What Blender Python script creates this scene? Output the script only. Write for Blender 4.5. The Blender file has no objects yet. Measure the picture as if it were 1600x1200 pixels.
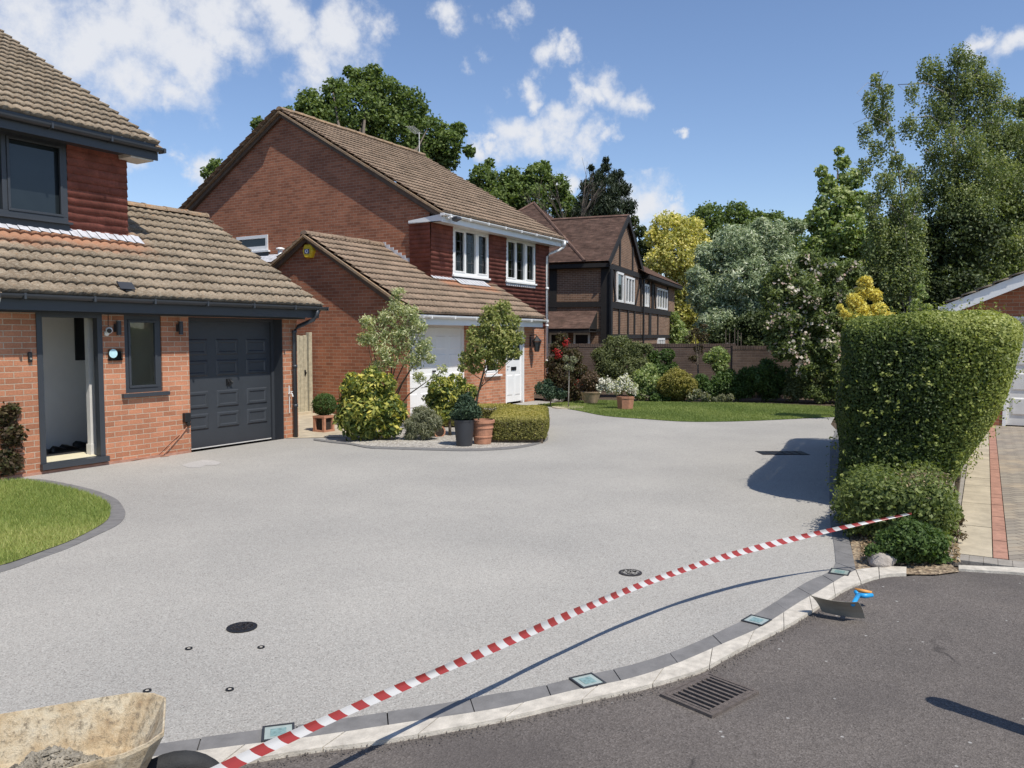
import bpy, bmesh, math, random
import numpy as np
from mathutils import Vector, Matrix
R_ = math.radians
# ---------------------------------------------------------------- camera
scene = bpy.context.scene
FPX, CAMH = 1260.0, 1.8
pitch = math.atan(74.0 / FPX); yaw = math.atan(740.0 / FPX * math.cos(pitch))
cd = bpy.data.cameras.new('camera'); cam = bpy.data.objects.new('camera', cd)
scene.collection.objects.link(cam); scene.camera = cam
cam.location = (0, 0, CAMH); cam.rotation_euler = (math.pi/2 - pitch, 0, yaw - math.pi/2)
cd.sensor_width = 36; cd.lens = 36 * FPX / 1600; cd.clip_end = 3000; cd.clip_start = 0.05
CP, SP = math.cos(pitch), math.sin(pitch)
FW = np.array([CP*math.cos(yaw), CP*math.sin(yaw), -SP]); RT = np.array([math.sin(yaw), -math.cos(yaw), 0.]); UPV = np.cross(RT, FW)
CAM = np.array([0, 0, CAMH])
def ray(x, y): return FW*FPX + RT*(x-800) + UPV*(600-y)
def G(x, y, z=0.0): d = ray(x, y); return CAM + d*((z-CAMH)/d[2])      # point on the level z
def PY(x, y, Y): d = ray(x, y); return CAM + d*(Y/d[1])
def PX(x, y, X): d = ray(x, y); return CAM + d*(X/d[0])
def PD(x, y, D): return CAM + ray(x, y)/FPX*D
def DY(y): return CAMH*FPX/(y-526.0)
# ---------------------------------------------------------------- world and sun
SUN = Vector((-.22, -.60, 1.0)).normalized()
elev = math.asin(SUN.z); azim = math.atan2(SUN.x, SUN.y)
SUN_STRENGTH, SKY_STRENGTH, EXPOSURE = 4.9, 0.115, 0.0
w = bpy.data.worlds.new('World'); scene.world = w; w.use_nodes = True
wn, wl = w.node_tree.nodes, w.node_tree.links
bg = wn['Background']
sky = wn.new('ShaderNodeTexSky'); sky.sky_type = 'NISHITA'; sky.sun_disc = False
sky.sun_elevation = elev; sky.sun_rotation = azim; sky.air_density = 1.0; sky.dust_density = 0.15; sky.ozone_density = 1.6
CLOUDS = [(40,25,95),(150,55,85),(230,30,100),(330,25,90),(430,5,75),(190,118,62),(280,95,70),(240,150,35),(350,80,40),
 (545,62,52),(592,48,34),(492,92,42),(470,30,40),(720,30,30),(790,12,26),(745,100,22),
 (850,90,26),(880,97,20),(818,140,24),(830,165,20),(868,198,36),(800,214,36),(840,222,32),(925,216,30),(770,222,18),(950,206,16),
 (945,138,32),(990,151,26),(905,150,22),(925,152,24),(1045,213,11),(885,275,30),(915,262,18),(1005,315,40),(990,285,22),(1045,292,14),(1035,325,24),
 (300,268,32),(270,272,20),(215,258,26),(745,235,18),(1575,68,30),(1530,70,20),(-60,60,120)]
tc = wn.new('ShaderNodeTexCoord')
nz = wn.new('ShaderNodeTexNoise'); nz.inputs['Scale'].default_value = 9; nz.inputs['Detail'].default_value = 9; nz.inputs['Roughness'].default_value = .6
wl.new(tc.outputs['Generated'], nz.inputs['Vector'])
wsub = wn.new('ShaderNodeVectorMath'); wsub.operation = 'SUBTRACT'; wsub.inputs[1].default_value = (.5, .5, .5)
wl.new(nz.outputs['Color'], wsub.inputs[0])
wsc = wn.new('ShaderNodeVectorMath'); wsc.operation = 'SCALE'; wsc.inputs['Scale'].default_value = .13
wl.new(wsub.outputs[0], wsc.inputs[0])
wadd = wn.new('ShaderNodeVectorMath'); wadd.operation = 'ADD'
wl.new(tc.outputs['Generated'], wadd.inputs[0]); wl.new(wsc.outputs[0], wadd.inputs[1])
def wmath(op, a, b=None, clamp=False):
    n = wn.new('ShaderNodeMath'); n.operation = op; n.use_clamp = clamp
    for i, v in enumerate((a, b)):
        if v is None: continue
        if hasattr(v, 'is_output'): wl.new(v, n.inputs[i])
        else: n.inputs[i].default_value = v
    return n.outputs[0]
acc = None
for (cx, cy, cr) in CLOUDS:
    d = ray(cx, cy); L = np.linalg.norm(d); d = d/L
    dn = wn.new('ShaderNodeVectorMath'); dn.operation = 'DISTANCE'
    wl.new(wadd.outputs[0], dn.inputs[0]); dn.inputs[1].default_value = d
    v = wmath('SUBTRACT', 1.0, wmath('MULTIPLY', dn.outputs['Value'], L/(cr*1.22)))
    acc = v if acc is None else wmath('MAXIMUM', acc, v)
n2 = wn.new('ShaderNodeTexNoise'); n2.inputs['Scale'].default_value = 26; n2.inputs['Detail'].default_value = 8; n2.inputs['Roughness'].default_value = .62
wl.new(tc.outputs['Generated'], n2.inputs['Vector'])
dens = wmath('ADD', wmath('MAXIMUM', acc, -.6), wmath('MULTIPLY', wmath('SUBTRACT', n2.outputs['Fac'], .52), 1.9))
cr_ = wn.new('ShaderNodeMapRange'); cr_.interpolation_type = 'SMOOTHSTEP'
cr_.inputs['From Min'].default_value = -.12; cr_.inputs['From Max'].default_value = .88; wl.new(dens, cr_.inputs['Value'])
mx = wn.new('ShaderNodeMix'); mx.data_type = 'RGBA'
sc_ = wn.new('ShaderNodeVectorMath'); sc_.operation = 'MULTIPLY'; sc_.inputs[1].default_value = (SKY_STRENGTH*1.12, SKY_STRENGTH*1.15, SKY_STRENGTH*1.27)
wl.new(sky.outputs[0], sc_.inputs[0])
wl.new(wmath('MULTIPLY', cr_.outputs[0], .96), mx.inputs['Factor']); wl.new(sc_.outputs[0], mx.inputs['A'])
mx.inputs['B'].default_value = (.80, .82, .87, 1)
wl.new(mx.outputs['Result'], bg.inputs['Color']); bg.inputs['Strength'].default_value = 1.0
ld = bpy.data.lights.new('sun', 'SUN'); ld.energy = SUN_STRENGTH; ld.angle = R_(.5); ld.color = (1, .95, .87)
lo = bpy.data.objects.new('sun', ld); scene.collection.objects.link(lo)
lo.rotation_euler = SUN.to_track_quat('Z', 'Y').to_euler()
vs = scene.view_settings; vs.view_transform = 'Standard'; vs.look = 'None'; vs.exposure = EXPOSURE; vs.gamma = 1; vs.use_curve_mapping = False
scene.cycles.max_bounces = 6; scene.cycles.transparent_max_bounces = 6

# ---------------------------------------------------------------- materials
def newmat(name):
    m = bpy.data.materials.new(name); m.use_nodes = True
    nt = m.node_tree; return m, nt.nodes, nt.links, nt.nodes['Principled BSDF']
def c4(c): return (c[0], c[1], c[2], 1)
def rampn(n, l, fac, stops):
    r = n.new('ShaderNodeValToRGB'); e = r.color_ramp.elements
    while len(e) < len(stops): e.new(.5)
    for i, (p, c) in enumerate(stops): e[i].position = p; e[i].color = c4(c)
    l.new(fac, r.inputs[0]); return r.outputs[0]
def noise(n, l, vec, scale, detail=4, rough=.55):
    t = n.new('ShaderNodeTexNoise'); t.inputs['Scale'].default_value = scale; t.inputs['Detail'].default_value = detail
    t.inputs['Roughness'].default_value = rough; l.new(vec, t.inputs['Vector']); return t.outputs['Fac']
def mixc(n, l, f, a, b, mode='MIX'):
    m = n.new('ShaderNodeMix'); m.data_type = 'RGBA'; m.blend_type = mode
    for k, v in (('Factor', f), ('A', a), ('B', b)):
        if hasattr(v, 'is_output'): l.new(v, m.inputs[k])
        elif k == 'Factor': m.inputs[k].default_value = v
        else: m.inputs[k].default_value = c4(v)
    return m.outputs['Result']
def bumpn(n, l, h, strength, dist, pb):
    b = n.new('ShaderNodeBump'); b.inputs['Strength'].default_value = strength; b.inputs['Distance'].default_value = dist
    l.new(h, b.inputs['Height']); l.new(b.outputs[0], pb.inputs['Normal']); return b
def mathn(n, l, op, a, b=None):
    m = n.new('ShaderNodeMath'); m.operation = op
    for i, v in enumerate((a, b)):
        if v is None: continue
        if hasattr(v, 'is_output'): l.new(v, m.inputs[i])
        else: m.inputs[i].default_value = v
    return m.outputs[0]
MATS = {}
def paint(name, col, rough=.5, var=.12, scale=6, metal=0, bump=0, spec=.5):
    if name in MATS: return MATS[name]
    m, n, l, p = newmat(name); t = n.new('ShaderNodeTexCoord').outputs['Object']
    f = noise(n, l, t, scale, 5, .6)
    c = rampn(n, l, f, [(.3, [x*(1-var) for x in col]), (.7, [min(1, x*(1+var)) for x in col])])
    l.new(c, p.inputs['Base Color']); p.inputs['Roughness'].default_value = rough; p.inputs['Metallic'].default_value = metal
    p.inputs['Specular IOR Level'].default_value = spec
    if bump: bumpn(n, l, noise(n, l, t, scale*8, 4), bump, .01, p)
    MATS[name] = m; return m
def brick(name, c1, c2, mortar, bw=.225, rh=.075, ms=.011, bump=.6, stain=.25, rough=.85):
    ms *= 1.05
    m, n, l, p = newmat(name); uv = n.new('ShaderNodeUVMap').outputs[0]
    # slight wobble so courses are not ruler straight
    nn = n.new('ShaderNodeTexNoise'); nn.inputs['Scale'].default_value = 7; nn.inputs['Detail'].default_value = 3; l.new(uv, nn.inputs['Vector'])
    sb = n.new('ShaderNodeVectorMath'); sb.operation = 'SUBTRACT'; sb.inputs[1].default_value = (.5,.5,.5); l.new(nn.outputs['Color'], sb.inputs[0])
    ss = n.new('ShaderNodeVectorMath'); ss.operation = 'SCALE'; ss.inputs['Scale'].default_value = .008; l.new(sb.outputs[0], ss.inputs[0])
    ad = n.new('ShaderNodeVectorMath'); ad.operation = 'ADD'; l.new(uv, ad.inputs[0]); l.new(ss.outputs[0], ad.inputs[1])
    b = n.new('ShaderNodeTexBrick'); l.new(ad.outputs[0], b.inputs['Vector'])
    b.inputs['Scale'].default_value = 1; b.inputs['Brick Width'].default_value = bw; b.inputs['Row Height'].default_value = rh
    b.inputs['Mortar Size'].default_value = ms/2; b.inputs['Mortar Smooth'].default_value = .25
    b.inputs['Color1'].default_value = c4(c1); b.inputs['Color2'].default_value = c4(c2); b.inputs['Mortar'].default_value = c4(mortar)
    b.inputs['Bias'].default_value = -.1
    s1 = noise(n, l, uv, 1.3, 5, .65); s2 = noise(n, l, uv, 45, 4, .7)
    c = mixc(n, l, stain, b.outputs['Color'], rampn(n, l, s1, [(.35, (.25,.25,.25)), (.65, (.9,.9,.9))]), 'OVERLAY')
    c = mixc(n, l, .35, c, rampn(n, l, s2, [(.3, (.3,.3,.3)), (.7, (.8,.8,.8))]), 'OVERLAY')
    l.new(c, p.inputs['Base Color']); p.inputs['Roughness'].default_value = rough; p.inputs['Specular IOR Level'].default_value = .2
    h = mathn(n, l, 'ADD', mathn(n, l, 'MULTIPLY', b.outputs['Fac'], -1.0), mathn(n, l, 'MULTIPLY', s2, .5))
    bumpn(n, l, h, bump, .008, p); return m
def tilemat(name, cols, lichen, tw=.33, th=.3, bump=.5, orange=.0, rough=.9, lich=.45, band=None):
    m, n, l, p = newmat(name); uv = n.new('ShaderNodeUVMap').outputs[0]
    sep = n.new('ShaderNodeSeparateXYZ'); l.new(uv, sep.inputs[0])
    fu = mathn(n, l, 'FLOOR', mathn(n, l, 'DIVIDE', sep.outputs[0], tw)); fv = mathn(n, l, 'FLOOR', mathn(n, l, 'DIVIDE', mathn(n, l, 'ADD', sep.outputs[1], .002), th))
    cb = n.new('ShaderNodeCombineXYZ'); l.new(fu, cb.inputs[0]); l.new(fv, cb.inputs[1])
    wn_ = n.new('ShaderNodeTexWhiteNoise'); wn_.noise_dimensions = '2D'; l.new(cb.outputs[0], wn_.inputs['Vector'])
    c = rampn(n, l, wn_.outputs['Value'], [(i/(len(cols)-1), x) for i, x in enumerate(cols)])
    f1 = noise(n, l, uv, 2.2, 6, .7); c = mixc(n, l, .75, c, rampn(n, l, f1, [(.33, (.24,.24,.24)), (.67, (.74,.74,.74))]), 'OVERLAY')
    f2 = noise(n, l, uv, 26, 6, .75); c = mixc(n, l, mathn(n, l, 'MULTIPLY', rampn(n, l, f2, [(lich+.03, (0,0,0)), (lich+.14, (1,1,1))]), .75), c, lichen)
    f4 = noise(n, l, uv, 34, 5, .75); c = mixc(n, l, rampn(n, l, f4, [(.52, (0,0,0)), (.62, (.62,.62,.62))]), c, (.07,.058,.042))
    f3 = noise(n, l, uv, 9, 5, .7); k = mathn(n, l, 'MULTIPLY', rampn(n, l, f3, [(.66-orange*.1, (0,0,0)), (.72-orange*.1, (1,1,1))]), .35+orange*.6)
    c = mixc(n, l, k, c, (.36, .17, .07))
    f5 = noise(n, l, uv, 14, 2, .5); c = mixc(n, l, rampn(n, l, f5, [(.755, (0,0,0)), (.77, (.7,.7,.7))]), c, (.6,.58,.5))
    if band:                                # cleaner orange tiles washed by the lead flashing
        (u0, u1, v0, v1) = band; sp = n.new('ShaderNodeSeparateXYZ'); l.new(uv, sp.inputs[0])
        def edge(sock, a, b_):
            q = n.new('ShaderNodeMapRange'); q.interpolation_type = 'SMOOTHSTEP'; q.inputs['From Min'].default_value = a; q.inputs['From Max'].default_value = b_; l.new(sock, q.inputs['Value']); return q.outputs[0]
        f6 = mathn(n, l, 'ADD', sp.outputs[1], mathn(n, l, 'MULTIPLY', noise(n, l, uv, 3.0, 4), .9)); kk_ = mathn(n, l, 'MULTIPLY', edge(f6, v0+.35, v1+.35), mathn(n, l, 'MULTIPLY', edge(sp.outputs[0], u0-.4, u0+.1), edge(sp.outputs[0], u1+.4, u1-.1)))
        c = mixc(n, l, mathn(n, l, 'MULTIPLY', kk_, .7), c, (.42,.19,.105))
    l.new(c, p.inputs['Base Color']); p.inputs['Roughness'].default_value = rough; p.inputs['Specular IOR Level'].default_value = .15
    bumpn(n, l, f2, bump, .012, p); return m
def leafmat(name, cols, rough=.45, trans=.35, tcol=None, spec=.45):
    rough = max(rough, .42) + .08; spec *= .5
    m, n, l, p = newmat(name)
    a = n.new('ShaderNodeAttribute'); a.attribute_name = 'rnd'
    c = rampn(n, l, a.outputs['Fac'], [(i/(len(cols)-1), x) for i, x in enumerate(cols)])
    l.new(c, p.inputs['Base Color']); p.inputs['Roughness'].default_value = rough; p.inputs['Specular IOR Level'].default_value = spec
    t = n.new('ShaderNodeBsdfTranslucent'); cc = mixc(n, l, 1.0, c, tcol or (1.25, 1.35, .55), 'MULTIPLY'); l.new(cc, t.inputs['Color'])
    s = n.new('ShaderNodeMixShader'); s.inputs[0].default_value = trans; l.new(p.outputs[0], s.inputs[1]); l.new(t.outputs[0], s.inputs[2])
    l.new(s.outputs[0], n['Material Output'].inputs['Surface']); return m
def glassmat(name, col, rough=.04):
    m, n, l, p = newmat(name); t = n.new('ShaderNodeTexCoord').outputs['Object']
    l.new(rampn(n, l, noise(n, l, t, 1.5, 2), [(.3, [x*.8 for x in col]), (.7, [x*1.2 for x in col])]), p.inputs['Base Color'])
    p.inputs['Roughness'].default_value = rough; p.inputs['IOR'].default_value = 1.5
    bumpn(n, l, noise(n, l, t, 2.0, 2), .03, .02, p); return m
def clearglass(name):
    m, n, l, p = newmat(name)
    g = n.new('ShaderNodeBsdfGlossy'); g.inputs['Roughness'].default_value = .02
    t = n.new('ShaderNodeBsdfTransparent'); t.inputs[0].default_value = (.8, .84, .83, 1)
    f = n.new('ShaderNodeFresnel'); f.inputs[0].default_value = 1.5
    s = n.new('ShaderNodeMixShader'); l.new(f.outputs[0], s.inputs[0]); l.new(t.outputs[0], s.inputs[1]); l.new(g.outputs[0], s.inputs[2])
    l.new(s.outputs[0], n['Material Output'].inputs['Surface']); return m
def speckle(name, cols, scale, rough=.8, big=None, bump=.4, bigamt=.4, bdist=.004, pale=None, cracks=False):
    m, n, l, p = newmat(name); t = n.new('ShaderNodeTexCoord').outputs['Object']
    v = n.new('ShaderNodeTexVoronoi'); v.inputs['Scale'].default_value = scale; l.new(t, v.inputs['Vector'])
    s = n.new('ShaderNodeSeparateColor'); l.new(v.outputs['Color'], s.inputs[0])
    c = rampn(n, l, s.outputs[0], [(i/(len(cols)-1), x) for i, x in enumerate(cols)])
    f = noise(n, l, t, big or .7, 6, .6)
    c = mixc(n, l, bigamt, c, rampn(n, l, f, [(.32, (.34,.34,.34)), (.68, (.64,.63,.61))]), 'OVERLAY')
    if pale:
        f3 = noise(n, l, t, 3.3, 7, .75); c = mixc(n, l, rampn(n, l, f3, [(.63, (0,0,0)), (.8, (.6,.6,.6))]), c, pale)
        f4 = n.new('ShaderNodeTexVoronoi'); f4.inputs['Scale'].default_value = 7; l.new(t, f4.inputs['Vector'])
        c = mixc(n, l, rampn(n, l, f4.outputs['Distance'], [(.045, (.8,.8,.8)), (.07, (0,0,0))]), c, (.42,.41,.38))
    if cracks:
        d = n.new('ShaderNodeTexNoise'); d.inputs['Scale'].default_value = 2.2; d.inputs['Detail'].default_value = 6; l.new(t, d.inputs['Vector'])
        a_ = n.new('ShaderNodeVectorMath'); a_.operation = 'SCALE'; a_.inputs['Scale'].default_value = .55; l.new(d.outputs['Color'], a_.inputs[0])
        b_ = n.new('ShaderNodeVectorMath'); b_.operation = 'ADD'; l.new(t, b_.inputs[0]); l.new(a_.outputs[0], b_.inputs[1])
        e = n.new('ShaderNodeTexVoronoi'); e.feature = 'DISTANCE_TO_EDGE'; e.inputs['Scale'].default_value = .42; l.new(b_.outputs[0], e.inputs['Vector'])
        k1 = rampn(n, l, e.outputs['Distance'], [(.0, (1,1,1)), (.006, (0,0,0))]); k2 = rampn(n, l, noise(n, l, t, 1.1, 3), [(.50, (0,0,0)), (.60, (.75,.75,.75))])
        c = mixc(n, l, mathn(n, l, 'MULTIPLY', k1, k2), c, (.03,.026,.024))
        k3 = rampn(n, l, noise(n, l, t, .8, 5, .6), [(.52, (0,0,0)), (.66, (.55,.55,.55))]); c = mixc(n, l, k3, c, (.085,.074,.068))
    l.new(c, p.inputs['Base Color']); p.inputs['Roughness'].default_value = rough; p.inputs['Specular IOR Level'].default_value = .3
    bumpn(n, l, v.outputs['Distance'], bump, bdist, p); return m

M = dict(
 brick1=brick('orange_brick', (.47,.205,.115), (.31,.13,.072), (.44,.35,.26), stain=.2),
 brick2=brick('red_brown_brick', (.355,.142,.078), (.24,.092,.052), (.35,.26,.185), stain=.25),
 brick3=brick('tudor_brick', (.20,.115,.072), (.135,.08,.052), (.36,.29,.22), stain=.2),
 brickw=brick('garden_wall_brick', (.088,.062,.048), (.062,.044,.036), (.12,.10,.085), stain=.45),  # tones darkened to carry the tree shade lying on this wall
 tile1=tilemat('weathered_concrete_tile', [(.235,.18,.125),(.285,.22,.155),(.21,.16,.11),(.26,.20,.138)], (.36,.31,.235), tw=.33, th=.3, orange=.3),
 tile1b=tilemat('weathered_tile_washed_orange', [(.235,.18,.125),(.285,.22,.155),(.21,.16,.11),(.26,.20,.138)], (.36,.31,.235), tw=.33, th=.3, orange=.3, band=(-1,2.9,1.35,1.9)),
 tile2=tilemat('brown_concrete_tile', [(.25,.175,.122),(.285,.20,.14),(.215,.152,.105),(.265,.188,.13)], (.34,.27,.20), tw=.33, th=.3, orange=.1),
 tile2b=tilemat('brown_tile_washed_orange', [(.25,.175,.122),(.285,.20,.14),(.215,.152,.105),(.265,.188,.13)], (.34,.27,.20), tw=.33, th=.3, orange=.1, band=(3.2,5.3,1.35,1.8)),
 tile3=tilemat('brown_plain_tile', [(.155,.092,.07),(.12,.074,.058),(.178,.108,.082),(.132,.083,.064)], (.19,.14,.105), tw=.165, th=.1, lich=.55),
 hang=tilemat('red_hanging_tile', [(.215,.075,.055),(.185,.064,.048),(.235,.084,.062),(.20,.07,.053)], (.24,.085,.06), tw=.165, th=.115, bump=.2, lich=.8),
 ridge=tilemat('lichened_ridge_tile', [(.28,.2,.13),(.33,.22,.13),(.24,.18,.13)], (.38,.30,.21), tw=.45, th=.45, orange=.8),
 anth=paint('anthracite_paint', (.040,.045,.052), .42, .06),
 black=paint('black_plastic', (.012,.012,.013), .45, .1),
 white=paint('white_upvc', (.80,.80,.78), .35, .03, 3),
 whitew=paint('white_painted_wood', (.66,.64,.60), .6, .08, 5),
 lead=paint('lead_flashing', (.52,.52,.54), .55, .25, 9),
 soffit=paint('dark_soffit', (.03,.032,.036), .6, .1),
 timber=paint('black_stained_timber', (.012,.0095,.008), .75, .3, 8, bump=.3),
 fence=paint('weathered_gate_wood', (.42,.38,.27), .8, .25, 12, bump=.3),
 bargew=paint('brown_bargeboard', (.12,.085,.06), .75, .2, 6),
 glass=glassmat('window_glass', (.018,.024,.028)), cglass=clearglass('clear_glass'),
 plaster=paint('hall_plaster', (.80,.78,.74), .9, .04, 2),
 mat=paint('cream_floor', (.68,.62,.44), .8, .08, 8),
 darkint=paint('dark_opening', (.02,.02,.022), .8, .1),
 terra=paint('terracotta', (.42,.20,.12), .8, .18, 14, bump=.3),
 terra2=paint('sandy_terracotta', (.40,.29,.19), .8, .25, 10, bump=.3),
 greypot=paint('dark_grey_pot', (.035,.037,.042), .5, .1),
 soil=paint('potting_soil', (.035,.025,.018), .95, .4, 30, bump=1),
 bark=paint('tree_bark', (.13,.105,.08), .9, .35, 14, bump=1),
 birch=paint('pale_birch_bark', (.27,.25,.22), .8, .4, 9, bump=.5),
 twig=paint('brown_twigs', (.10,.075,.05), .9, .3, 20),
 iron=paint('cast_iron', (.045,.040,.040), .7, .3, 25, metal=.3, bump=.8),
 steel=paint('trowel_steel', (.30,.28,.235), .5, .12, 12, metal=.25),
 blue=paint('blue_plastic', (.02,.30,.62), .4, .05), orange=paint('orange_grip', (.62,.28,.07), .6, .1),
 yellow=paint('yellow_plastic', (.80,.56,.03), .4, .06), cream=paint('pale_marking', (.75,.78,.8), .5, .03), navy=paint('navy_marking', (.03,.05,.18), .5, .03),
 cyan=paint('pale_blue_disc', (.50,.76,.80), .3, .12, 40), rock=paint('garden_rock', (.36,.32,.28), .9, .35, 8, bump=1),
 kerb=paint('concrete_kerb', (.52,.475,.40), .85, .22, 14, bump=.4),
 edging=paint('grey_paver', (.175,.168,.16), .8, .18, 9, bump=.3),
 slab=paint('sandstone_slab', (.44,.375,.27), .85, .22, 4, bump=.3),
 redbrick=paint('red_paver', (.38,.20,.14), .85, .25, 9, bump=.3), greyslab=paint('grey_path_slab', (.30,.27,.23), .85, .18, 9, bump=.3),
 tyre=paint('rubber_tyre', (.025,.025,.025), .8, .2, 20, bump=.4), frame=paint('barrow_frame', (.05,.045,.06), .5, .4, 20, metal=.4),
 petalw=paint('white_petals', (.82,.80,.70), .7, .05), petalp=paint('pink_petals', (.66,.45,.36), .7, .1), petalr=paint('red_petals', (.50,.03,.025), .6, .1),
 resin=speckle('resin_bound_gravel', [(.20,.187,.168),(.385,.369,.332),(.31,.297,.268),(.475,.456,.412),(.275,.26,.234),(.37,.342,.306),(.415,.399,.36)], 150, big=.45, bump=.25, bigamt=.32),
 tarmac=speckle('old_tarmac', [(.080,.069,.061),(.142,.124,.110),(.108,.094,.084),(.178,.157,.141),(.098,.086,.077)], 120, rough=.9, big=.9, bump=.7, bigamt=.5, bdist=.005, pale=(.22,.185,.15), cracks=True),
 gravel=speckle('pale_gravel', [(.50,.46,.40),(.30,.27,.23),(.62,.59,.53),(.42,.38,.33),(.22,.20,.18)], 38, bump=1, bdist=.02),
 earth=speckle('garden_soil', [(.055,.04,.028),(.09,.065,.045),(.12,.09,.06)], 30, big=.5, bump=1, bdist=.02),
 leaflitter=speckle('leaf_litter', [(.30,.22,.14),(.14,.10,.07),(.42,.33,.22),(.20,.15,.10)], 36, bump=1, bdist=.02),
 turf=speckle('turf', [(.15,.175,.045),(.19,.21,.06),(.24,.25,.085),(.16,.18,.05)], 60, big=1.4, bump=1, bigamt=.4),
 farturf=speckle('far_turf', [(.055,.09,.02),(.08,.125,.028),(.10,.14,.035)], 40, big=.8, bump=1),
)
def blockpave():
    m, n, l, p = newmat('herringbone_block_paving'); t = n.new('ShaderNodeTexCoord').outputs['Object']
    mp = n.new('ShaderNodeMapping'); mp.inputs['Rotation'].default_value = (0,0,R_(45)); l.new(t, mp.inputs[0])
    b = n.new('ShaderNodeTexBrick'); l.new(mp.outputs[0], b.inputs['Vector']); b.inputs['Scale'].default_value = 1
    b.inputs['Brick Width'].default_value = .2; b.inputs['Row Height'].default_value = .1; b.inputs['Mortar Size'].default_value = .005
    b.inputs['Color1'].default_value = (.33,.285,.22,1); b.inputs['Color2'].default_value = (.24,.205,.165,1); b.inputs['Mortar'].default_value = (.12,.10,.08,1)
    f = noise(n, l, t, 1.6, 6, .7); c = mixc(n, l, rampn(n, l, f, [(.5,(0,0,0)),(.72,(.7,.7,.7))]), b.outputs['Color'], (.46,.35,.23))
    l.new(c, p.inputs['Base Color']); p.inputs['Roughness'].default_value = .9; bumpn(n, l, mathn(n, l, 'MULTIPLY', b.outputs['Fac'], -1.), .6, .006, p); return m
M['blocks'] = blockpave()
def stripes():
    m, n, l, p = newmat('red_white_tape'); uv = n.new('ShaderNodeUVMap').outputs[0]
    s = n.new('ShaderNodeSeparateXYZ'); l.new(uv, s.inputs[0])
    a = mathn(n, l, 'ADD', s.outputs[0], mathn(n, l, 'MULTIPLY', s.outputs[1], .75))
    f = mathn(n, l, 'FRACT', mathn(n, l, 'DIVIDE', a, .116)); k = mathn(n, l, 'GREATER_THAN', f, .5)
    c = mixc(n, l, k, (.62,.61,.59), (.35,.045,.04)); l.new(c, p.inputs['Base Color']); p.inputs['Roughness'].default_value = .35
    t = n.new('ShaderNodeBsdfTranslucent'); l.new(c, t.inputs[0]); x = n.new('ShaderNodeMixShader'); x.inputs[0].default_value = .25
    l.new(p.outputs[0], x.inputs[1]); l.new(t.outputs[0], x.inputs[2]); l.new(x.outputs[0], n['Material Output'].inputs[0]); return m
M['tape'] = stripes()
def barrowmat():
    m, n, l, p = newmat('mortar_caked_steel'); t = n.new('ShaderNodeTexCoord').outputs['Object']
    f = noise(n, l, t, 11, 8, .7); g = noise(n, l, t, 42, 7, .8)
    c = rampn(n, l, f, [(.3, (.42,.29,.16)), (.45, (.58,.45,.28)), (.6, (.68,.58,.41)), (.75, (.45,.41,.33))])
    c = mixc(n, l, rampn(n, l, g, [(.50, (0,0,0)), (.64, (.85,.85,.85))]), c, (.20,.16,.11)); l.new(c, p.inputs['Base Color'])
    p.inputs['Roughness'].default_value = .8; bumpn(n, l, g, .8, .012, p); return m
M['barrow'] = barrowmat()
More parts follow.
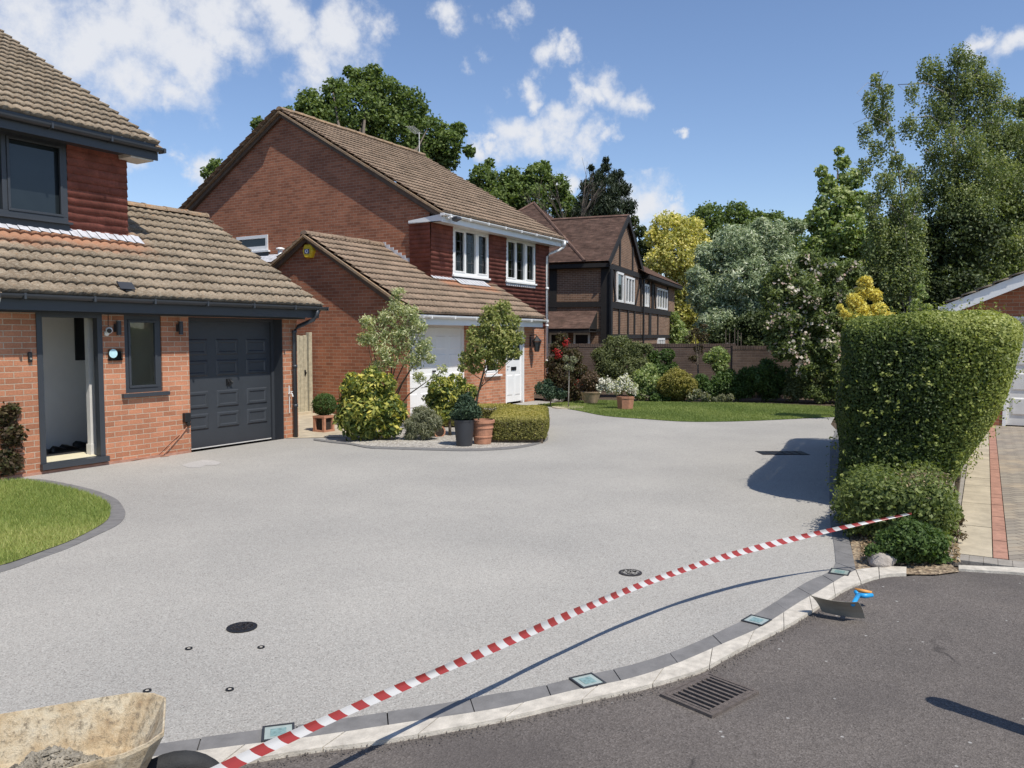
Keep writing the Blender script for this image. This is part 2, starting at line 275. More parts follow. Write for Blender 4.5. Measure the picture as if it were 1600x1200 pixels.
LM = dict(
 oak=leafmat('oak_leaves', [(0.077,0.113,0.037),(0.122,0.176,0.052),(0.175,0.230,0.070),(0.226,0.281,0.092)]),
 dark=leafmat('dark_leaves', [(0.032,0.044,0.019),(0.054,0.076,0.026),(0.087,0.112,0.041),(0.136,0.167,0.061)], trans=.2),
 cedar=leafmat('cedar_needles', [(0.027,0.041,0.023),(0.044,0.060,0.033),(0.065,0.083,0.050)], trans=.15),
 gold=leafmat('yellow_green_leaves', [(0.287,0.304,0.084),(0.480,0.459,0.141),(0.714,0.636,0.227),(0.850,0.733,0.293)]),
 silver=leafmat('silvery_leaves', [(0.166,0.227,0.123),(0.273,0.335,0.191),(0.503,0.564,0.370),(0.849,0.850,0.652)], tcol=(1,1.1,.8)),
 fresh=leafmat('fresh_green_leaves', [(0.140,0.204,0.064),(0.232,0.311,0.099),(0.360,0.410,0.183),(0.506,0.532,0.264)]),
 birch=leafmat('birch_leaves', [(0.097,0.132,0.051),(0.170,0.213,0.081),(0.261,0.302,0.122),(0.429,0.432,0.235)], rough=.35),
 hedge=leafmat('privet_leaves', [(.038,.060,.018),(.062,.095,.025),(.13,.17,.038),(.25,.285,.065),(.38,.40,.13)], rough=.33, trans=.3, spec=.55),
 ivy=leafmat('low_hedge_leaves', [(0.088,0.121,0.037),(0.154,0.196,0.061),(0.259,0.294,0.097)], rough=.35),
 heb=leafmat('dull_shrub_leaves', [(0.104,0.123,0.055),(0.162,0.185,0.082),(0.246,0.262,0.123)], rough=.5),
 aucuba=leafmat('spotted_laurel_leaves', [(0.056,0.091,0.029),(0.136,0.183,0.049),(0.439,0.433,0.107),(0.814,0.706,0.176)], rough=.22, spec=.6),
 box=leafmat('box_leaves', [(0.053,0.093,0.029),(0.093,0.148,0.043),(0.139,0.205,0.063)]),
 yhedge=leafmat('yellow_privet_leaves', [(0.130,0.130,0.038),(0.245,0.227,0.067),(0.358,0.319,0.096),(0.457,0.378,0.106)]),
 varieg=leafmat('variegated_leaves', [(0.168,0.211,0.090),(0.310,0.352,0.171),(0.572,0.585,0.343),(0.850,0.802,0.545)]),
 acer=leafmat('small_tree_leaves', [(0.116,0.153,0.049),(0.227,0.263,0.082),(0.378,0.383,0.142),(0.550,0.513,0.217)]),
 lav=leafmat('grey_green_leaves', [(0.152,0.169,0.102),(0.241,0.248,0.159),(0.358,0.341,0.230)]),
 blue=leafmat('dark_conifer_needles', [(0.034,0.060,0.037),(0.055,0.091,0.052),(0.089,0.130,0.070)], trans=.15),
 shrub=leafmat('flowering_shrub_leaves', [(0.074,0.101,0.039),(0.124,0.164,0.055),(0.196,0.242,0.094),(0.311,0.343,0.156)]),
 golden=leafmat('golden_conifer_needles', [(0.560,0.470,0.090),(0.762,0.672,0.157),(0.850,0.829,0.291)], trans=.3, tcol=(1.2,1.1,.5)),
 red=leafmat('reddish_leaves', [(0.054,0.054,0.025),(0.082,0.051,0.034),(0.125,0.100,0.050),(0.067,0.088,0.033)]),
 brown=leafmat('bronze_leaves', [(0.093,0.066,0.045),(0.143,0.092,0.062),(0.207,0.151,0.101),(0.106,0.099,0.057)]),
 grass=leafmat('grass_blades', [(0.170,0.233,0.060),(0.269,0.336,0.091),(0.373,0.413,0.131),(0.518,0.493,0.203)], rough=.5),
 grass2=leafmat('far_grass_blades', [(0.158,0.211,0.062),(0.240,0.300,0.091),(0.332,0.368,0.127)], rough=.5),  # slightly duller blades for the far lawn
 wpet=leafmat('white_flower_petals', [(.62,.60,.48),(.78,.76,.64),(.85,.83,.74)], tcol=(1,1,.9)),
 ppet=leafmat('pink_flower_petals', [(.60,.48,.38),(.74,.68,.56),(.72,.66,.56),(.64,.44,.36)], tcol=(1,.95,.9)),
 rpet=leafmat('red_flower_petals', [(.28,.015,.015),(.40,.03,.025)], tcol=(.7,.3,.3)),
)
# ---------------------------------------------------------------- object helpers
COL = scene.collection
OFF = {}
def tag(o, label=None, cat=None, group=None, kind=None):
    if label: o['label'] = label
    if cat: o['category'] = cat
    if group: o['group'] = group
    if kind: o['kind'] = kind
    return o
def thing(name, label, cat, loc=(0,0,0), rz=0, group=None):
    o = bpy.data.objects.new(name, None); COL.objects.link(o); o.location = loc; o.rotation_euler = (0,0,rz); o.empty_display_size = .1
    OFF[o.name] = (0,0,0) if rz else tuple(loc)
    return tag(o, label, cat, group)
def finish(name, me, mat, parent, smooth=False):
    o = bpy.data.objects.new(name, me); COL.objects.link(o); me.materials.append(mat)
    if parent is not None:
        o.parent = parent; off = OFF.get(parent.name, (0,0,0)); OFF[o.name] = off
        if any(off): me.transform(Matrix.Translation((-off[0], -off[1], -off[2])))
    if smooth: me.polygons.foreach_set('use_smooth', [True]*len(me.polygons))
    return o
class MB:
    def __init__(s): s.v = []; s.f = []; s.uv = {}
    def add(s, vs, fs, uvs=None):
        b = len(s.v); s.v += [tuple(map(float, p)) for p in vs]
        for i, f in enumerate(fs):
            if uvs is not None: s.uv[len(s.f)] = uvs[i]
            s.f.append(tuple(b+k for k in f))
        return s
    def quad(s, *p): return s.add(p, [tuple(range(len(p)))])
    def box(s, x0, x1, y0, y1, z0, z1):
        x0, x1 = sorted((x0,x1)); y0, y1 = sorted((y0,y1)); z0, z1 = sorted((z0,z1))
        return s.add([(x0,y0,z0),(x1,y0,z0),(x1,y1,z0),(x0,y1,z0),(x0,y0,z1),(x1,y0,z1),(x1,y1,z1),(x0,y1,z1)],
            [(0,3,2,1),(4,5,6,7),(0,1,5,4),(1,2,6,5),(2,3,7,6),(3,0,4,7)])
    def beam(s, p, q, w, h, up=(0,0,1)):          # oriented bar from p to q
        p, q = Vector(p), Vector(q); d = (q-p).normalized(); u = Vector(up); sd = d.cross(u).normalized(); u = sd.cross(d)
        vs = [a + sd*sx*w/2 + u*sz*h/2 for a in (p, q) for sx, sz in ((-1,-1),(1,-1),(1,1),(-1,1))]
        return s.add(vs, [(0,1,2,3),(7,6,5,4),(0,4,5,1),(1,5,6,2),(2,6,7,3),(3,7,4,0)])
    def tube(s, pts, r, n=8, caps=True):
        pts = [Vector(p) for p in pts]; rs = r if isinstance(r, (list, tuple)) else [r]*len(pts)
        b = len(s.v); prev = None
        for i, p in enumerate(pts):
            d = (pts[min(i+1, len(pts)-1)] - pts[max(i-1, 0)]).normalized()
            u = Vector((0,0,1)) if abs(d.z) < .9 else Vector((1,0,0))
            a = d.cross(u).normalized(); c = a.cross(d)
            for k in range(n):
                t = 2*math.pi*k/n; s.v.append(tuple(p + (a*math.cos(t) + c*math.sin(t))*rs[i]))
        for i in range(len(pts)-1):
            for k in range(n):
                s.f.append((b+i*n+k, b+i*n+(k+1)%n, b+(i+1)*n+(k+1)%n, b+(i+1)*n+k))
        if caps: s.f.append(tuple(b+k for k in range(n))[::-1]); s.f.append(tuple(b+(len(pts)-1)*n+k for k in range(n)))
        return s
    def lathe(s, c, prof, n=28):
        b = len(s.v)
        for (r, z) in prof:
            for k in range(n): t = 2*math.pi*k/n; s.v.append((c[0]+r*math.cos(t), c[1]+r*math.sin(t), c[2]+z))
        for i in range(len(prof)-1):
            for k in range(n): s.f.append((b+i*n+k, b+i*n+(k+1)%n, b+(i+1)*n+(k+1)%n, b+(i+1)*n+k))
        s.f.append(tuple(b+k for k in range(n))[::-1]); s.f.append(tuple(b+(len(prof)-1)*n+k for k in range(n)))
        return s
    def prism(s, poly, ax, a0, a1):               # 2-D polygon extruded along axis ax ('x': poly is (y,z); 'y': (x,z); 'z': (x,y))
        def P(u, v, a): return {'x': (a,u,v), 'y': (u,a,v), 'z': (u,v,a)}[ax]
        n = len(poly); vs = [P(u,v,a0) for u,v in poly] + [P(u,v,a1) for u,v in poly]
        return s.add(vs, [tuple(range(n))[::-1], tuple(range(n, 2*n))] + [(i, (i+1)%n, n+(i+1)%n, n+i) for i in range(n)])
    def panel(s, axis, c, u0, u1, z0, z1, holes=(), depth=.1, inward=1):   # wall sheet at axis=c with reveals; u is the other axis
        us = sorted({u0, u1, *[h[0] for h in holes], *[h[1] for h in holes]}); zs = sorted({z0, z1, *[h[2] for h in holes], *[h[3] for h in holes]})
        def P(u, z, d=0): return (u, c+d, z) if axis == 'y' else (c+d, u, z)
        for a, b in zip(us[:-1], us[1:]):
            for e, f in zip(zs[:-1], zs[1:]):
                m, k = (a+b)/2, (e+f)/2
                if any(h[0] < m < h[1] and h[2] < k < h[3] for h in holes): continue
                s.quad(P(a,e), P(b,e), P(b,f), P(a,f))
        for h in holes:
            D = depth*inward; a, b, e, f = h
            s.quad(P(a,e), P(a,f), P(a,f,D), P(a,e,D)); s.quad(P(b,e), P(b,e,D), P(b,f,D), P(b,f))
            s.quad(P(a,f), P(b,f), P(b,f,D), P(a,f,D)); s.quad(P(a,e), P(a,e,D), P(b,e,D), P(b,e))
        return s
    def build(s, name, mat, parent=None, smooth=False, bevel=0):
        me = bpy.data.meshes.new(name); me.from_pydata(s.v, [], s.f); me.update()
        bm = bmesh.new(); bm.from_mesh(me)
        if not s.uv: bmesh.ops.recalc_face_normals(bm, faces=bm.faces)
        ul = bm.loops.layers.uv.new('UVMap'); bm.faces.ensure_lookup_table()
        for i, f in enumerate(bm.faces):
            n = f.normal
            for k, lp in enumerate(f.loops):
                if i in s.uv: lp[ul].uv = s.uv[i][k]; continue
                p = lp.vert.co
                lp[ul].uv = (p.x, p.y) if abs(n.z) > .7 else ((p.y, p.z) if abs(n.x) > abs(n.y) else (p.x, p.z))
        bm.to_mesh(me); bm.free()
        o = finish(name, me, mat, parent, smooth)
        if bevel:
            md = o.modifiers.new('bevel', 'BEVEL'); md.width = bevel; md.segments = 2; md.limit_method = 'ANGLE'
        return o
def npmesh(name, V, F, mat, parent=None, uv=None, rnd=None, smooth=False):
    me = bpy.data.meshes.new(name); k = F.shape[1]; nf = len(F)
    me.vertices.add(len(V)); me.vertices.foreach_set('co', V.astype(np.float32).ravel())
    me.loops.add(nf*k); me.loops.foreach_set('vertex_index', F.astype(np.int32).ravel())
    me.polygons.add(nf); me.polygons.foreach_set('loop_start', np.arange(0, nf*k, k, dtype=np.int32))
    me.update(calc_edges=True)
    if uv is not None: u = me.uv_layers.new(name='UVMap'); u.data.foreach_set('uv', uv[F.ravel()].astype(np.float32).ravel())
    if rnd is not None: a = me.attributes.new('rnd', 'FLOAT', 'FACE'); a.data.foreach_set('value', rnd.astype(np.float32))
    me.validate(); return finish(name, me, mat, parent, smooth)

def tiled(name, O, U, V, W, L, gauge, mat, parent, period=.15, amp=.034, t=.040, res=6, clip=None, seed=1):
    """courses of overlapping tiles on the slope O + u*U + v*V; every course is a stepped, rolled strip"""
    O, U, V = map(lambda a: np.array(a, float), (O, U, V)); U /= np.linalg.norm(U); V /= np.linalg.norm(V)
    N = np.cross(U, V); N = N if N[2] > 0 or (abs(N[2]) < .05) else -N
    if abs(N[2]) < .05 and N.dot(np.array([-.86,-.5,0])) < 0: N = -N
    rg = np.random.default_rng(seed)
    nc = int(math.ceil(L/gauge)); us = np.arange(0, W + 1e-6, period/res) if amp else np.arange(0, W+1e-6, period)
    if us[-1] < W: us = np.append(us, W)
    ph = us/period*2*np.pi; w = amp*(.5 + .5*np.cos(ph)) if amp else np.zeros_like(us)
    if amp: w = amp*np.power(np.abs(np.cos(ph/2)), .8)
    VV, FF, UVs = [], [], []; b = 0; n = len(us)
    tid = np.floor(us/(period*2)).astype(int) if amp else np.floor(us/period).astype(int)
    for k in range(nc):
        v0, v1 = k*gauge, min((k+1)*gauge + .004, L)
        jit = rg.normal(0, .0035, tid.max()+2)[tid]; jv = rg.normal(0, .004, tid.max()+2)[tid]
        a0 = us.copy(); a1 = us.copy()
        if clip: (lo0, hi0), (lo1, hi1) = clip(v0), clip(v1); a0 = np.clip(us, lo0, hi0); a1 = np.clip(us, lo1, hi1)
        rows = [(a0, v0+jv+(.028 if amp else .0), w*0-.004), (a0, v0+jv, w+t+jit), (a1, np.full(n, v1), w+.002)]
        for (a, vv, h) in rows:
            VV.append(O + np.outer(a, U) + np.outer(vv, V) + np.outer(h, N)); UVs.append(np.stack([a, np.clip(vv, v0+.004, v1)], 1))
        for r in range(2):
            i = np.arange(n-1) + b + r*n; FF.append(np.stack([i, i+1, i+1+n, i+n], 1))
        b += 3*n
    return npmesh(name, np.concatenate(VV), np.concatenate(FF), mat, parent, uv=np.concatenate(UVs))

# ---- foliage
def leaves(name, C, Nrm, L, W, mat, parent, seed=0, rnd=None, upb=.25, rand=.9, fold=.0, droop=0):
    rg = np.random.default_rng(seed); n = len(C)
    nn = Nrm + rg.normal(0, rand, (n, 3)) + np.array([0, 0, upb]); nn /= np.linalg.norm(nn, axis=1)[:, None] + 1e-9
    a = rg.normal(0, 1, (n, 3)); a[:, 2] -= droop; d = a - (a*nn).sum(1)[:, None]*nn; d /= np.linalg.norm(d, axis=1)[:, None] + 1e-9
    s = np.cross(nn, d); ls = (L*rg.uniform(.65, 1.3, n))[:, None]; ws = (W*rg.uniform(.7, 1.3, n))[:, None]
    V = np.empty((n, 4, 3)); V[:, 0] = C - d*ls/2; V[:, 1] = C + s*ws/2 + nn*ls*.08; V[:, 2] = C + d*ls/2; V[:, 3] = C - s*ws/2 + nn*ls*.08
    F = np.arange(n*4).reshape(n, 4)
    if rnd is None: rnd = rg.uniform(0, 1, n)
    return npmesh(name, V.reshape(-1, 3), F, mat, parent, rnd=np.clip(rnd, 0, 1))
def clumpy(ells, L, W, k, seed, sub=.26, shell=.55, zmin=.02, lobes=1.0):
    """leaf positions: ellipsoids broken into many uneven sub-clumps"""
    rg = np.random.default_rng(seed); Cs, Ns, Rn = [], [], []
    for (c, r) in ells:
        c = np.array(c, float); r = np.array(r, float) if hasattr(r, '__len__') else np.array([r, r, r], float)
        rm = r.mean(); ns = max(8, int(lobes*3.6/(sub**2)))
        u = rg.normal(0, 1, (ns, 3)); u /= np.linalg.norm(u, axis=1)[:, None]
        rad = shell + (1-shell)*rg.uniform(0, 1, ns)**.7
        sc = c + u*rad[:, None]*r*(1-sub*.5); sr = sub*rm*rg.uniform(.6, 1.4, ns)
        nl = int(k*1.7*math.pi*rm*rm/(L*W)); p = sr**2; p /= p.sum(); idx = rg.choice(ns, nl, p=p)
        o = rg.normal(0, 1, (nl, 3)); o /= np.linalg.norm(o, axis=1)[:, None]; oo = o.copy(); o *= (rg.uniform(0, 1, nl)**.5)[:, None]
        P = sc[idx] + o*sr[idx][:, None]*np.array([1, 1, .8])*rg.uniform(.8, 1.35, nl)[:, None]
        loose = rg.random(nl) < .34; wob = 1 + .16*np.sin(oo[:,0]*5+seed)*np.cos(oo[:,2]*6+oo[:,1]*4); P[loose] = (c + oo*(wob*(.55+.45*rg.uniform(0,1,nl)))[:, None]*r)[loose]; Cs.append(P); Ns.append(o*.7 + u[idx]*.5)
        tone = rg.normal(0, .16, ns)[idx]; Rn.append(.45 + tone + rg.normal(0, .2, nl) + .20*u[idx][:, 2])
    C, N, Q = np.concatenate(Cs), np.concatenate(Ns), np.concatenate(Rn); ok = C[:, 2] > zmin
    return C[ok], N[ok], Q[ok]
def circ(D, cs, dj=.35, seed=0, flat=.8):
    rg = random.Random(seed); out = []
    for (x, y, r) in cs:
        R = r*D/FPX; p = PD(x, y, D + rg.uniform(-dj, dj)*R)
        out.append((p, (R, R, R*.95)))
    return out
def plant(name, label, cat, D, cs, mat, L, W, k=7, seed=1, base=None, trunk=None, limbs=0, sub=.26, shell=.55, group=None, zg=0, droop=0,
          bark=None, leafname='crown', crad=None, trunkname='trunk', upb=.25, flowers=None, lobes=1.0, dj=.35):
    """a plant standing at depth D; cs = rough outline as discs"""
    ells = circ(D, cs, dj, seed)
    cen = np.mean([e[0] for e in ells], axis=0)
    b = G(*base) if base is not None else np.array([cen[0], cen[1], 0.]); b = np.array([b[0], b[1], zg])
    t = thing(name, label, cat, tuple(b), group=group)
    C, N, Q = clumpy(ells, L, W, k, seed, sub, shell, lobes=lobes, zmin=zg+.02)
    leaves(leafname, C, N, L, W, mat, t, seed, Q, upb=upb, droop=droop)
    rg = random.Random(seed+5)
    if trunk:
        m = MB(); tops = sorted([e for e in ells], key=lambda e: -e[0][2])
        top = Vector(tops[0][0]); bb = Vector(b); mid = bb.lerp(Vector((cen[0], cen[1], cen[2])), .8)
        pts = [bb, bb.lerp(mid, .4) + Vector((rg.uniform(-.02,.02)*mid.z, rg.uniform(-.02,.02)*mid.z, 0)), mid, mid.lerp(top, .8)]
        m.tube(pts, [trunk, trunk*.8, trunk*.55, trunk*.12], 8)
        for i in range(limbs):
            e = ells[rg.randrange(len(ells))]; c = Vector(e[0]); r = e[1][0]
            q = c + Vector((rg.uniform(-1,1), rg.uniform(-1,1), rg.uniform(-.5,1)))*r*.6
            s0 = bb.lerp(mid, rg.uniform(.45, 1)); h = s0.lerp(q, .5) + Vector((0,0,rg.uniform(-.1,.15)*r))
            m.tube([s0, h, q], [trunk*.35, trunk*.22, trunk*.06], 5)
        m.build(trunkname, bark or M['bark'], t, smooth=True)
    if flowers:
        fm, fn, fL, fr = flowers
        rgn = np.random.default_rng(seed+9); fw_s = (C-cen)@FW; cand = np.nonzero(fw_s < np.percentile(fw_s, 45))[0]; i = rgn.choice(cand, min(fn, len(cand)), replace=False); P = C[i]
        # each blossom is a small rosette of petals
        P = np.repeat(P, 7, 0) + rgn.normal(0, fr, (len(P)*7, 3)); P[:, :2] += -.10*RT[:2]*0 - FW[:2]*.05
        leaves('flowers', P, np.tile(-FW, (len(P), 1)), fL, fL*.8, fm, t, seed+3, upb=.4)
    return t
def struct(name, mb, mat, **k): return tag(mb.build(name, mat, None, **k), kind='structure')
def poly(pts, z): m = MB(); m.add([(p[0], p[1], z) for p in pts], [tuple(range(len(pts)))]); return m
def flatpoly(name, pts, z, mat, kind='structure', parent=None):
    bm = bmesh.new(); vs = [bm.verts.new((p[0], p[1], z)) for p in pts]; f = bm.faces.new(vs)
    if f.normal.z < 0 or True: bmesh.ops.recalc_face_normals(bm, faces=bm.faces)
    bm.normal_update()
    if bm.faces[:][0].normal.z < 0: bmesh.ops.reverse_faces(bm, faces=bm.faces[:])
    bmesh.ops.triangulate(bm, faces=bm.faces[:])
    me = bpy.data.meshes.new(name); bm.to_mesh(me); bm.free(); me.uv_layers.new(name='UVMap')
    o = finish(name, me, mat, parent)
    if kind: tag(o, kind=kind)
    return o
def smoothline(pts, n):
    pts = [np.array(p[:2], float) for p in pts]; out = []
    P = [2*pts[0]-pts[1]] + pts + [2*pts[-1]-pts[-2]]
    for i in range(1, len(P)-2):
        for k in range(n):
            t = k/n; a, b, c, d = P[i-1], P[i], P[i+1], P[i+2]
            out.append(.5*((2*b) + (c-a)*t + (2*a-5*b+4*c-d)*t*t + (3*b-a-3*c+d)*t**3))
    out.append(pts[-1]); return out
def resample(pts, n):
    pts = np.array(pts); d = np.r_[0, np.cumsum(np.linalg.norm(np.diff(pts, axis=0), axis=1))]
    s = np.linspace(0, d[-1], n); return np.stack([np.interp(s, d, pts[:, 0]), np.interp(s, d, pts[:, 1])], 1), d[-1]
def strip(name, inner, outer, seg, z0, z1, gap, mat, seed=0, sub=3):
    """a run of separate blocks between two lines"""
    rg = random.Random(seed); a, la = resample(inner, 400); b, lb = resample(outer, 400); n = max(2, int((la+lb)/2/seg))
    m = MB(); g = gap/((la+lb)/2)*399
    for i in range(n):
        s0, s1 = i*399/n + g/2, (i+1)*399/n - g/2; zz = z1 + rg.uniform(-.0012, .0012)
        ts = [s0 + (s1-s0)*k/sub for k in range(sub+1)]
        def at(A, t): k = min(int(t), 398); f = t-k; return A[k]*(1-f) + A[k+1]*f
        ins = [at(a, t) for t in ts]; outs = [at(b, t) for t in ts]; N = sub+1
        vs = [(*p, zz) for p in ins] + [(*p, zz) for p in outs] + [(*p, z0) for p in ins] + [(*p, z0) for p in outs]
        fs = []
        for k in range(sub): fs += [(k, k+1, N+k+1, N+k), (k, 2*N+k, 2*N+k+1, k+1), (N+k, N+k+1, 3*N+k+1, 3*N+k)]
        fs += [(0, N, 3*N, 2*N), (N-1, 3*N-1, 4*N-1, 2*N-1)]; m.add(vs, fs)
    o = m.build(name, mat, None); return tag(o, kind='structure')

# ================================================================ GROUND
edge_in = [(150,1176),(244,1164),(391,1144),(500,1130),(624,1111),(699,1100),(761,1087),(824,1078),(892,1062),(980,1042),(1031,1027),(1087,1005),(1169,967),(1200,949),(1259,911),(1297,894),(1306,880)]
kerb_in = [(150,1197),(259,1183),(380,1167),(480,1155),(636,1131),(739,1116),(799,1105),(896,1081),(980,1064),(1050,1042),(1087,1027),(1137,1005),(1181,986),(1212,967),(1250,942),(1275,928),(1316,903),(1337,892)]
kerb_out = [(150,1222),(260,1207),(344,1197),(480,1174),(586,1161),(711,1139),(811,1119),(890,1100),(980,1081),(1045,1064),(1097,1048),(1130,1030),(1181,1003),(1228,980),(1265,958),(1316,924),(1345,911)]
kin2 = [(1337,892),(1362,889),(1387,887),(1417,888)]; kout2 = [(1345,911),(1365,904),(1390,899),(1417,898)]
gw = lambda L, z=0: [G(x, y, z)[:2] for x, y in L]
EI, KI, KO = smoothline(gw(edge_in), 5), smoothline(gw(kerb_in), 5), smoothline(gw(kerb_out), 5)
# left of the frame the kerb carries on in the same curve
dl = np.array([-.62, .42]); EI = [EI[0]+dl*5, EI[0]+dl*2.5] + EI; KI = [KI[0]+dl*5, KI[0]+dl*2.5] + KI; KO = [KO[0]+dl*5, KO[0]+dl*2.5] + KO
strip('edging', EI, KI, .40, -.05, .006, .006, M['edging'], 1)
strip('kerb', KI, KO, .42, -.10, .010, .008, M['kerb'], 2)
strip('kerb', smoothline(gw(kin2), 5), smoothline(gw(kout2), 5), .42, -.10, .012, .008, M['kerb'], 3)
er_in = [(1306,880),(1303,850),(1298,822),(1296,787),(1296,740),(1297,697)]; er_out = [(1337,891),(1331,860),(1325,835),(1319,792),(1313,767),(1311,735)]
ERI, ERO = smoothline(gw(er_in), 4), smoothline(gw(er_out), 4)
ERI += [np.array([16.6, 2.45])]; ERO += [np.array([14.5, 1.99]), np.array([16.6, 2.27])]
strip('edging', ERI, ERO, .40, -.05, .006, .006, M['edging'], 4)
big = 900
struct('ground', poly([(-big,-big),(big,-big),(big,big),(-big,big)], -.06), M['earth'])
lawn2n = [(840,633),(854,635),(898,641),(945,650),(1007,655),(1070,659),(1132,659),(1195,657),(1257,654),(1304,652)]
L2N = smoothline(gw(lawn2n), 4)
drive = list(EI) + ERI[1:] + [np.array([17.6, 2.7])] + L2N[::-1] + [np.array([20.3, 10.2]), np.array([19.9, 10.9]), np.array([14.0, 10.9]), np.array([12.2, 13.4]), np.array([10.2, 13.4]), np.array([10.2, 10.63]), np.array([5.35, 10.63]), np.array([-8, 10.63]), np.array([-8, 9])]
flatpoly('driveway', drive, 0.0, M['resin'])
lawn2 = L2N + [np.array([18.6, 2.2]), np.array([22.5, 2.0]), np.array(G(1330,636)[:2]), np.array(G(1289,636)[:2]), np.array(G(1210,632)[:2]), np.array(G(1132,630)[:2]), np.array(G(1020,629)[:2]), np.array(G(930,626)[:2]), np.array(G(867,631)[:2])]
flatpoly('lawn', lawn2, .006, M['farturf'])
road = list(KO) + smoothline(gw(kout2), 5)[1:] + [G(1497,890)[:2], G(1600,896)[:2], np.array([7.6,-4]), np.array([9,-30]), np.array([-30,-30]), np.array([-30,8])]
flatpoly('road', road, -.012, M['tarmac'])
# left lawn with its curved edging
lo = [(-60,900),(0,895),(57,875),(107,857),(155,835),(185,820),(196,805),(192,792),(180,779),(150,767),(110,757),(72,750),(45,748.5)]
li = [(-60,892),(0,885),(67,862),(110,846),(150,826),(169,812),(172,800),(170,789),(152,778),(120,767),(75,757),(35,750.5)]
LO, LI = smoothline(gw(lo), 4), smoothline(gw(li), 4)
LO = [LO[0] + np.array([-1.9, -.9])] + LO; LI = [LI[0] + np.array([-1.9, -.85])] + LI
strip('edging', LI, LO, .40, -.05, .005, .004, M['edging'], 5)
flatpoly('lawn', LI + [np.array([5.2,10.62]), np.array([-4, 10.62]), np.array([-4, 5.0])], .010, M['turf'])
# gap patio, gravel bed, bed behind the far lawn
flatpoly('patio', [(10.18,10.66),(11.4,9.2),(14.0,10.2),(14.0,13.55),(10.18,13.55)], .008, M['slab'])
isl = [(545,693),(575,697.5),(607,699),(675,701),(736,702),(797,699),(834,693),(856,684),(852,672)]
ISL = smoothline(gw(isl), 4) + [np.array([15.9, 8.3]), np.array([16.4, 9.6]), np.array([14.2, 10.6]), np.array([11.4, 9.6])]
flatpoly('gravel_bed', ISL, .010, M['gravel'])
isl_e = [np.array(p) for p in smoothline(gw([(490,688.5),(520,692.5),(545,695)] + [(x, y+3.2) for x, y in isl[1:]]), 4)]
isl_i = [np.array(p) for p in smoothline(gw([(490,686),(520,690),(545,692.5)] + [(x, y) for x, y in isl[1:]]), 4)]
strip('edging', isl_i, isl_e, .4, -.03, .014, .005, M['edging'], 6)
flatpoly('flower_bed', [G(1340,637)[:2], G(1289,636)[:2], G(1210,632)[:2], G(1132,630)[:2], G(1020,629)[:2], G(930,626)[:2], np.array([20.4,10.3]), np.array([21,14]), np.array([30,12]), np.array([26,-3])], -.004, M['earth'])
# right hand path and block paved drive
flatpoly('hedge_bed', [G(1337,891)[:2], G(1380,893)[:2], G(1418,897)[:2], G(1460,898)[:2], G(1499,893)[:2], np.array([7.7,.34]), np.array([14.4,.30]), np.array([14.5,1.95]), np.array([9.3,1.34]), G(1319,792)[:2]], .0, M['leaflitter'])
def slabs(name, x0, x1, y0, y1, lx, mat, z, gap=.008, seed=0, shift=0.):
    rg = random.Random(seed); m = MB(); x = x0
    while x < x1 - .02:
        e = min(x + lx*rg.uniform(.98, 1.02), x1); m.box(x+gap/2, e-gap/2, y0+gap/2, y1-gap/2, z-.06, z+rg.uniform(-.002,.002)); x = e
    return tag(m.build(name, mat, None), kind='structure')
slabs('path', 7.55, 19.0, .17, .36, .6, M['greyslab'], .006, seed=1)
slabs('path', 7.55, 19.0, -.105, .17, .6, M['slab'], .006, seed=2)
slabs('brick_border', 7.55, 18.95, -.215, -.105, .22, M['redbrick'], .008, gap=.006, seed=3)
m = MB()
for i in range(28): m.box(7.35, 7.545, .36-i*.1-.097, .36-i*.1, -.05, .004)
tag(m.build('brick_border', M['greyslab'], None), kind='structure')
flatpoly('block_paving', [(7.55,-.219),(18.98,-.219),(18.98,-6),(7.55,-6)], .002, M['blocks'])
strip('kerb', [G(1497,884)[:2], G(1545,886)[:2], G(1600,888)[:2], np.array([7.4,-3])], [G(1497,890)[:2], G(1545,893)[:2], G(1600,896)[:2], np.array([7.25,-3])], .5, -.1, .008, .008, M['kerb'], 8)

# grass blades
def inside(P, poly_):
    x, y = P[:, 0], P[:, 1]; c = np.zeros(len(P), bool); n = len(poly_); j = n-1
    for i in range(n):
        xi, yi = poly_[i][:2]; xj, yj = poly_[j][:2]
        c ^= ((yi > y) != (yj > y)) & (x < (xj-xi)*(y-yi)/(yj-yi+1e-12) + xi); j = i
    return c
def grass(poly_, n, h, wd, mat, seed, z=.01, bb=None):
    rg = np.random.default_rng(seed); a = np.array([p[:2] for p in poly_]); lo_, hi_ = a.min(0), a.max(0)
    if bb: lo_ = np.maximum(lo_, bb[:2]); hi_ = np.minimum(hi_, bb[2:])
    P = rg.uniform(lo_, hi_, (n, 2)); P = P[inside(P, poly_)]; n = len(P)
    th = rg.uniform(0, 2*np.pi, n); hh = h*rg.uniform(.5, 1.3, n); ln = rg.normal(0, .45, (n, 2))*hh[:, None]
    V = np.zeros((n, 3, 3)); V[:, 0, :2] = P; V[:, 1, :2] = P; V[:, 2, :2] = P + ln
    V[:, 0, 0] -= np.cos(th)*wd/2; V[:, 0, 1] -= np.sin(th)*wd/2; V[:, 1, 0] += np.cos(th)*wd/2; V[:, 1, 1] += np.sin(th)*wd/2
    V[:, :2, 2] = z; V[:, 2, 2] = z + hh
    q = .5 + .22*np.sin(P[:, 0]*2.1 + 1.3*np.sin(P[:, 1]*1.7)) + rg.normal(0, .22, n)
    o = npmesh('grass', V.reshape(-1, 3), np.arange(n*3).reshape(n, 3), mat, None, rnd=np.clip(q, 0, 1)); return o
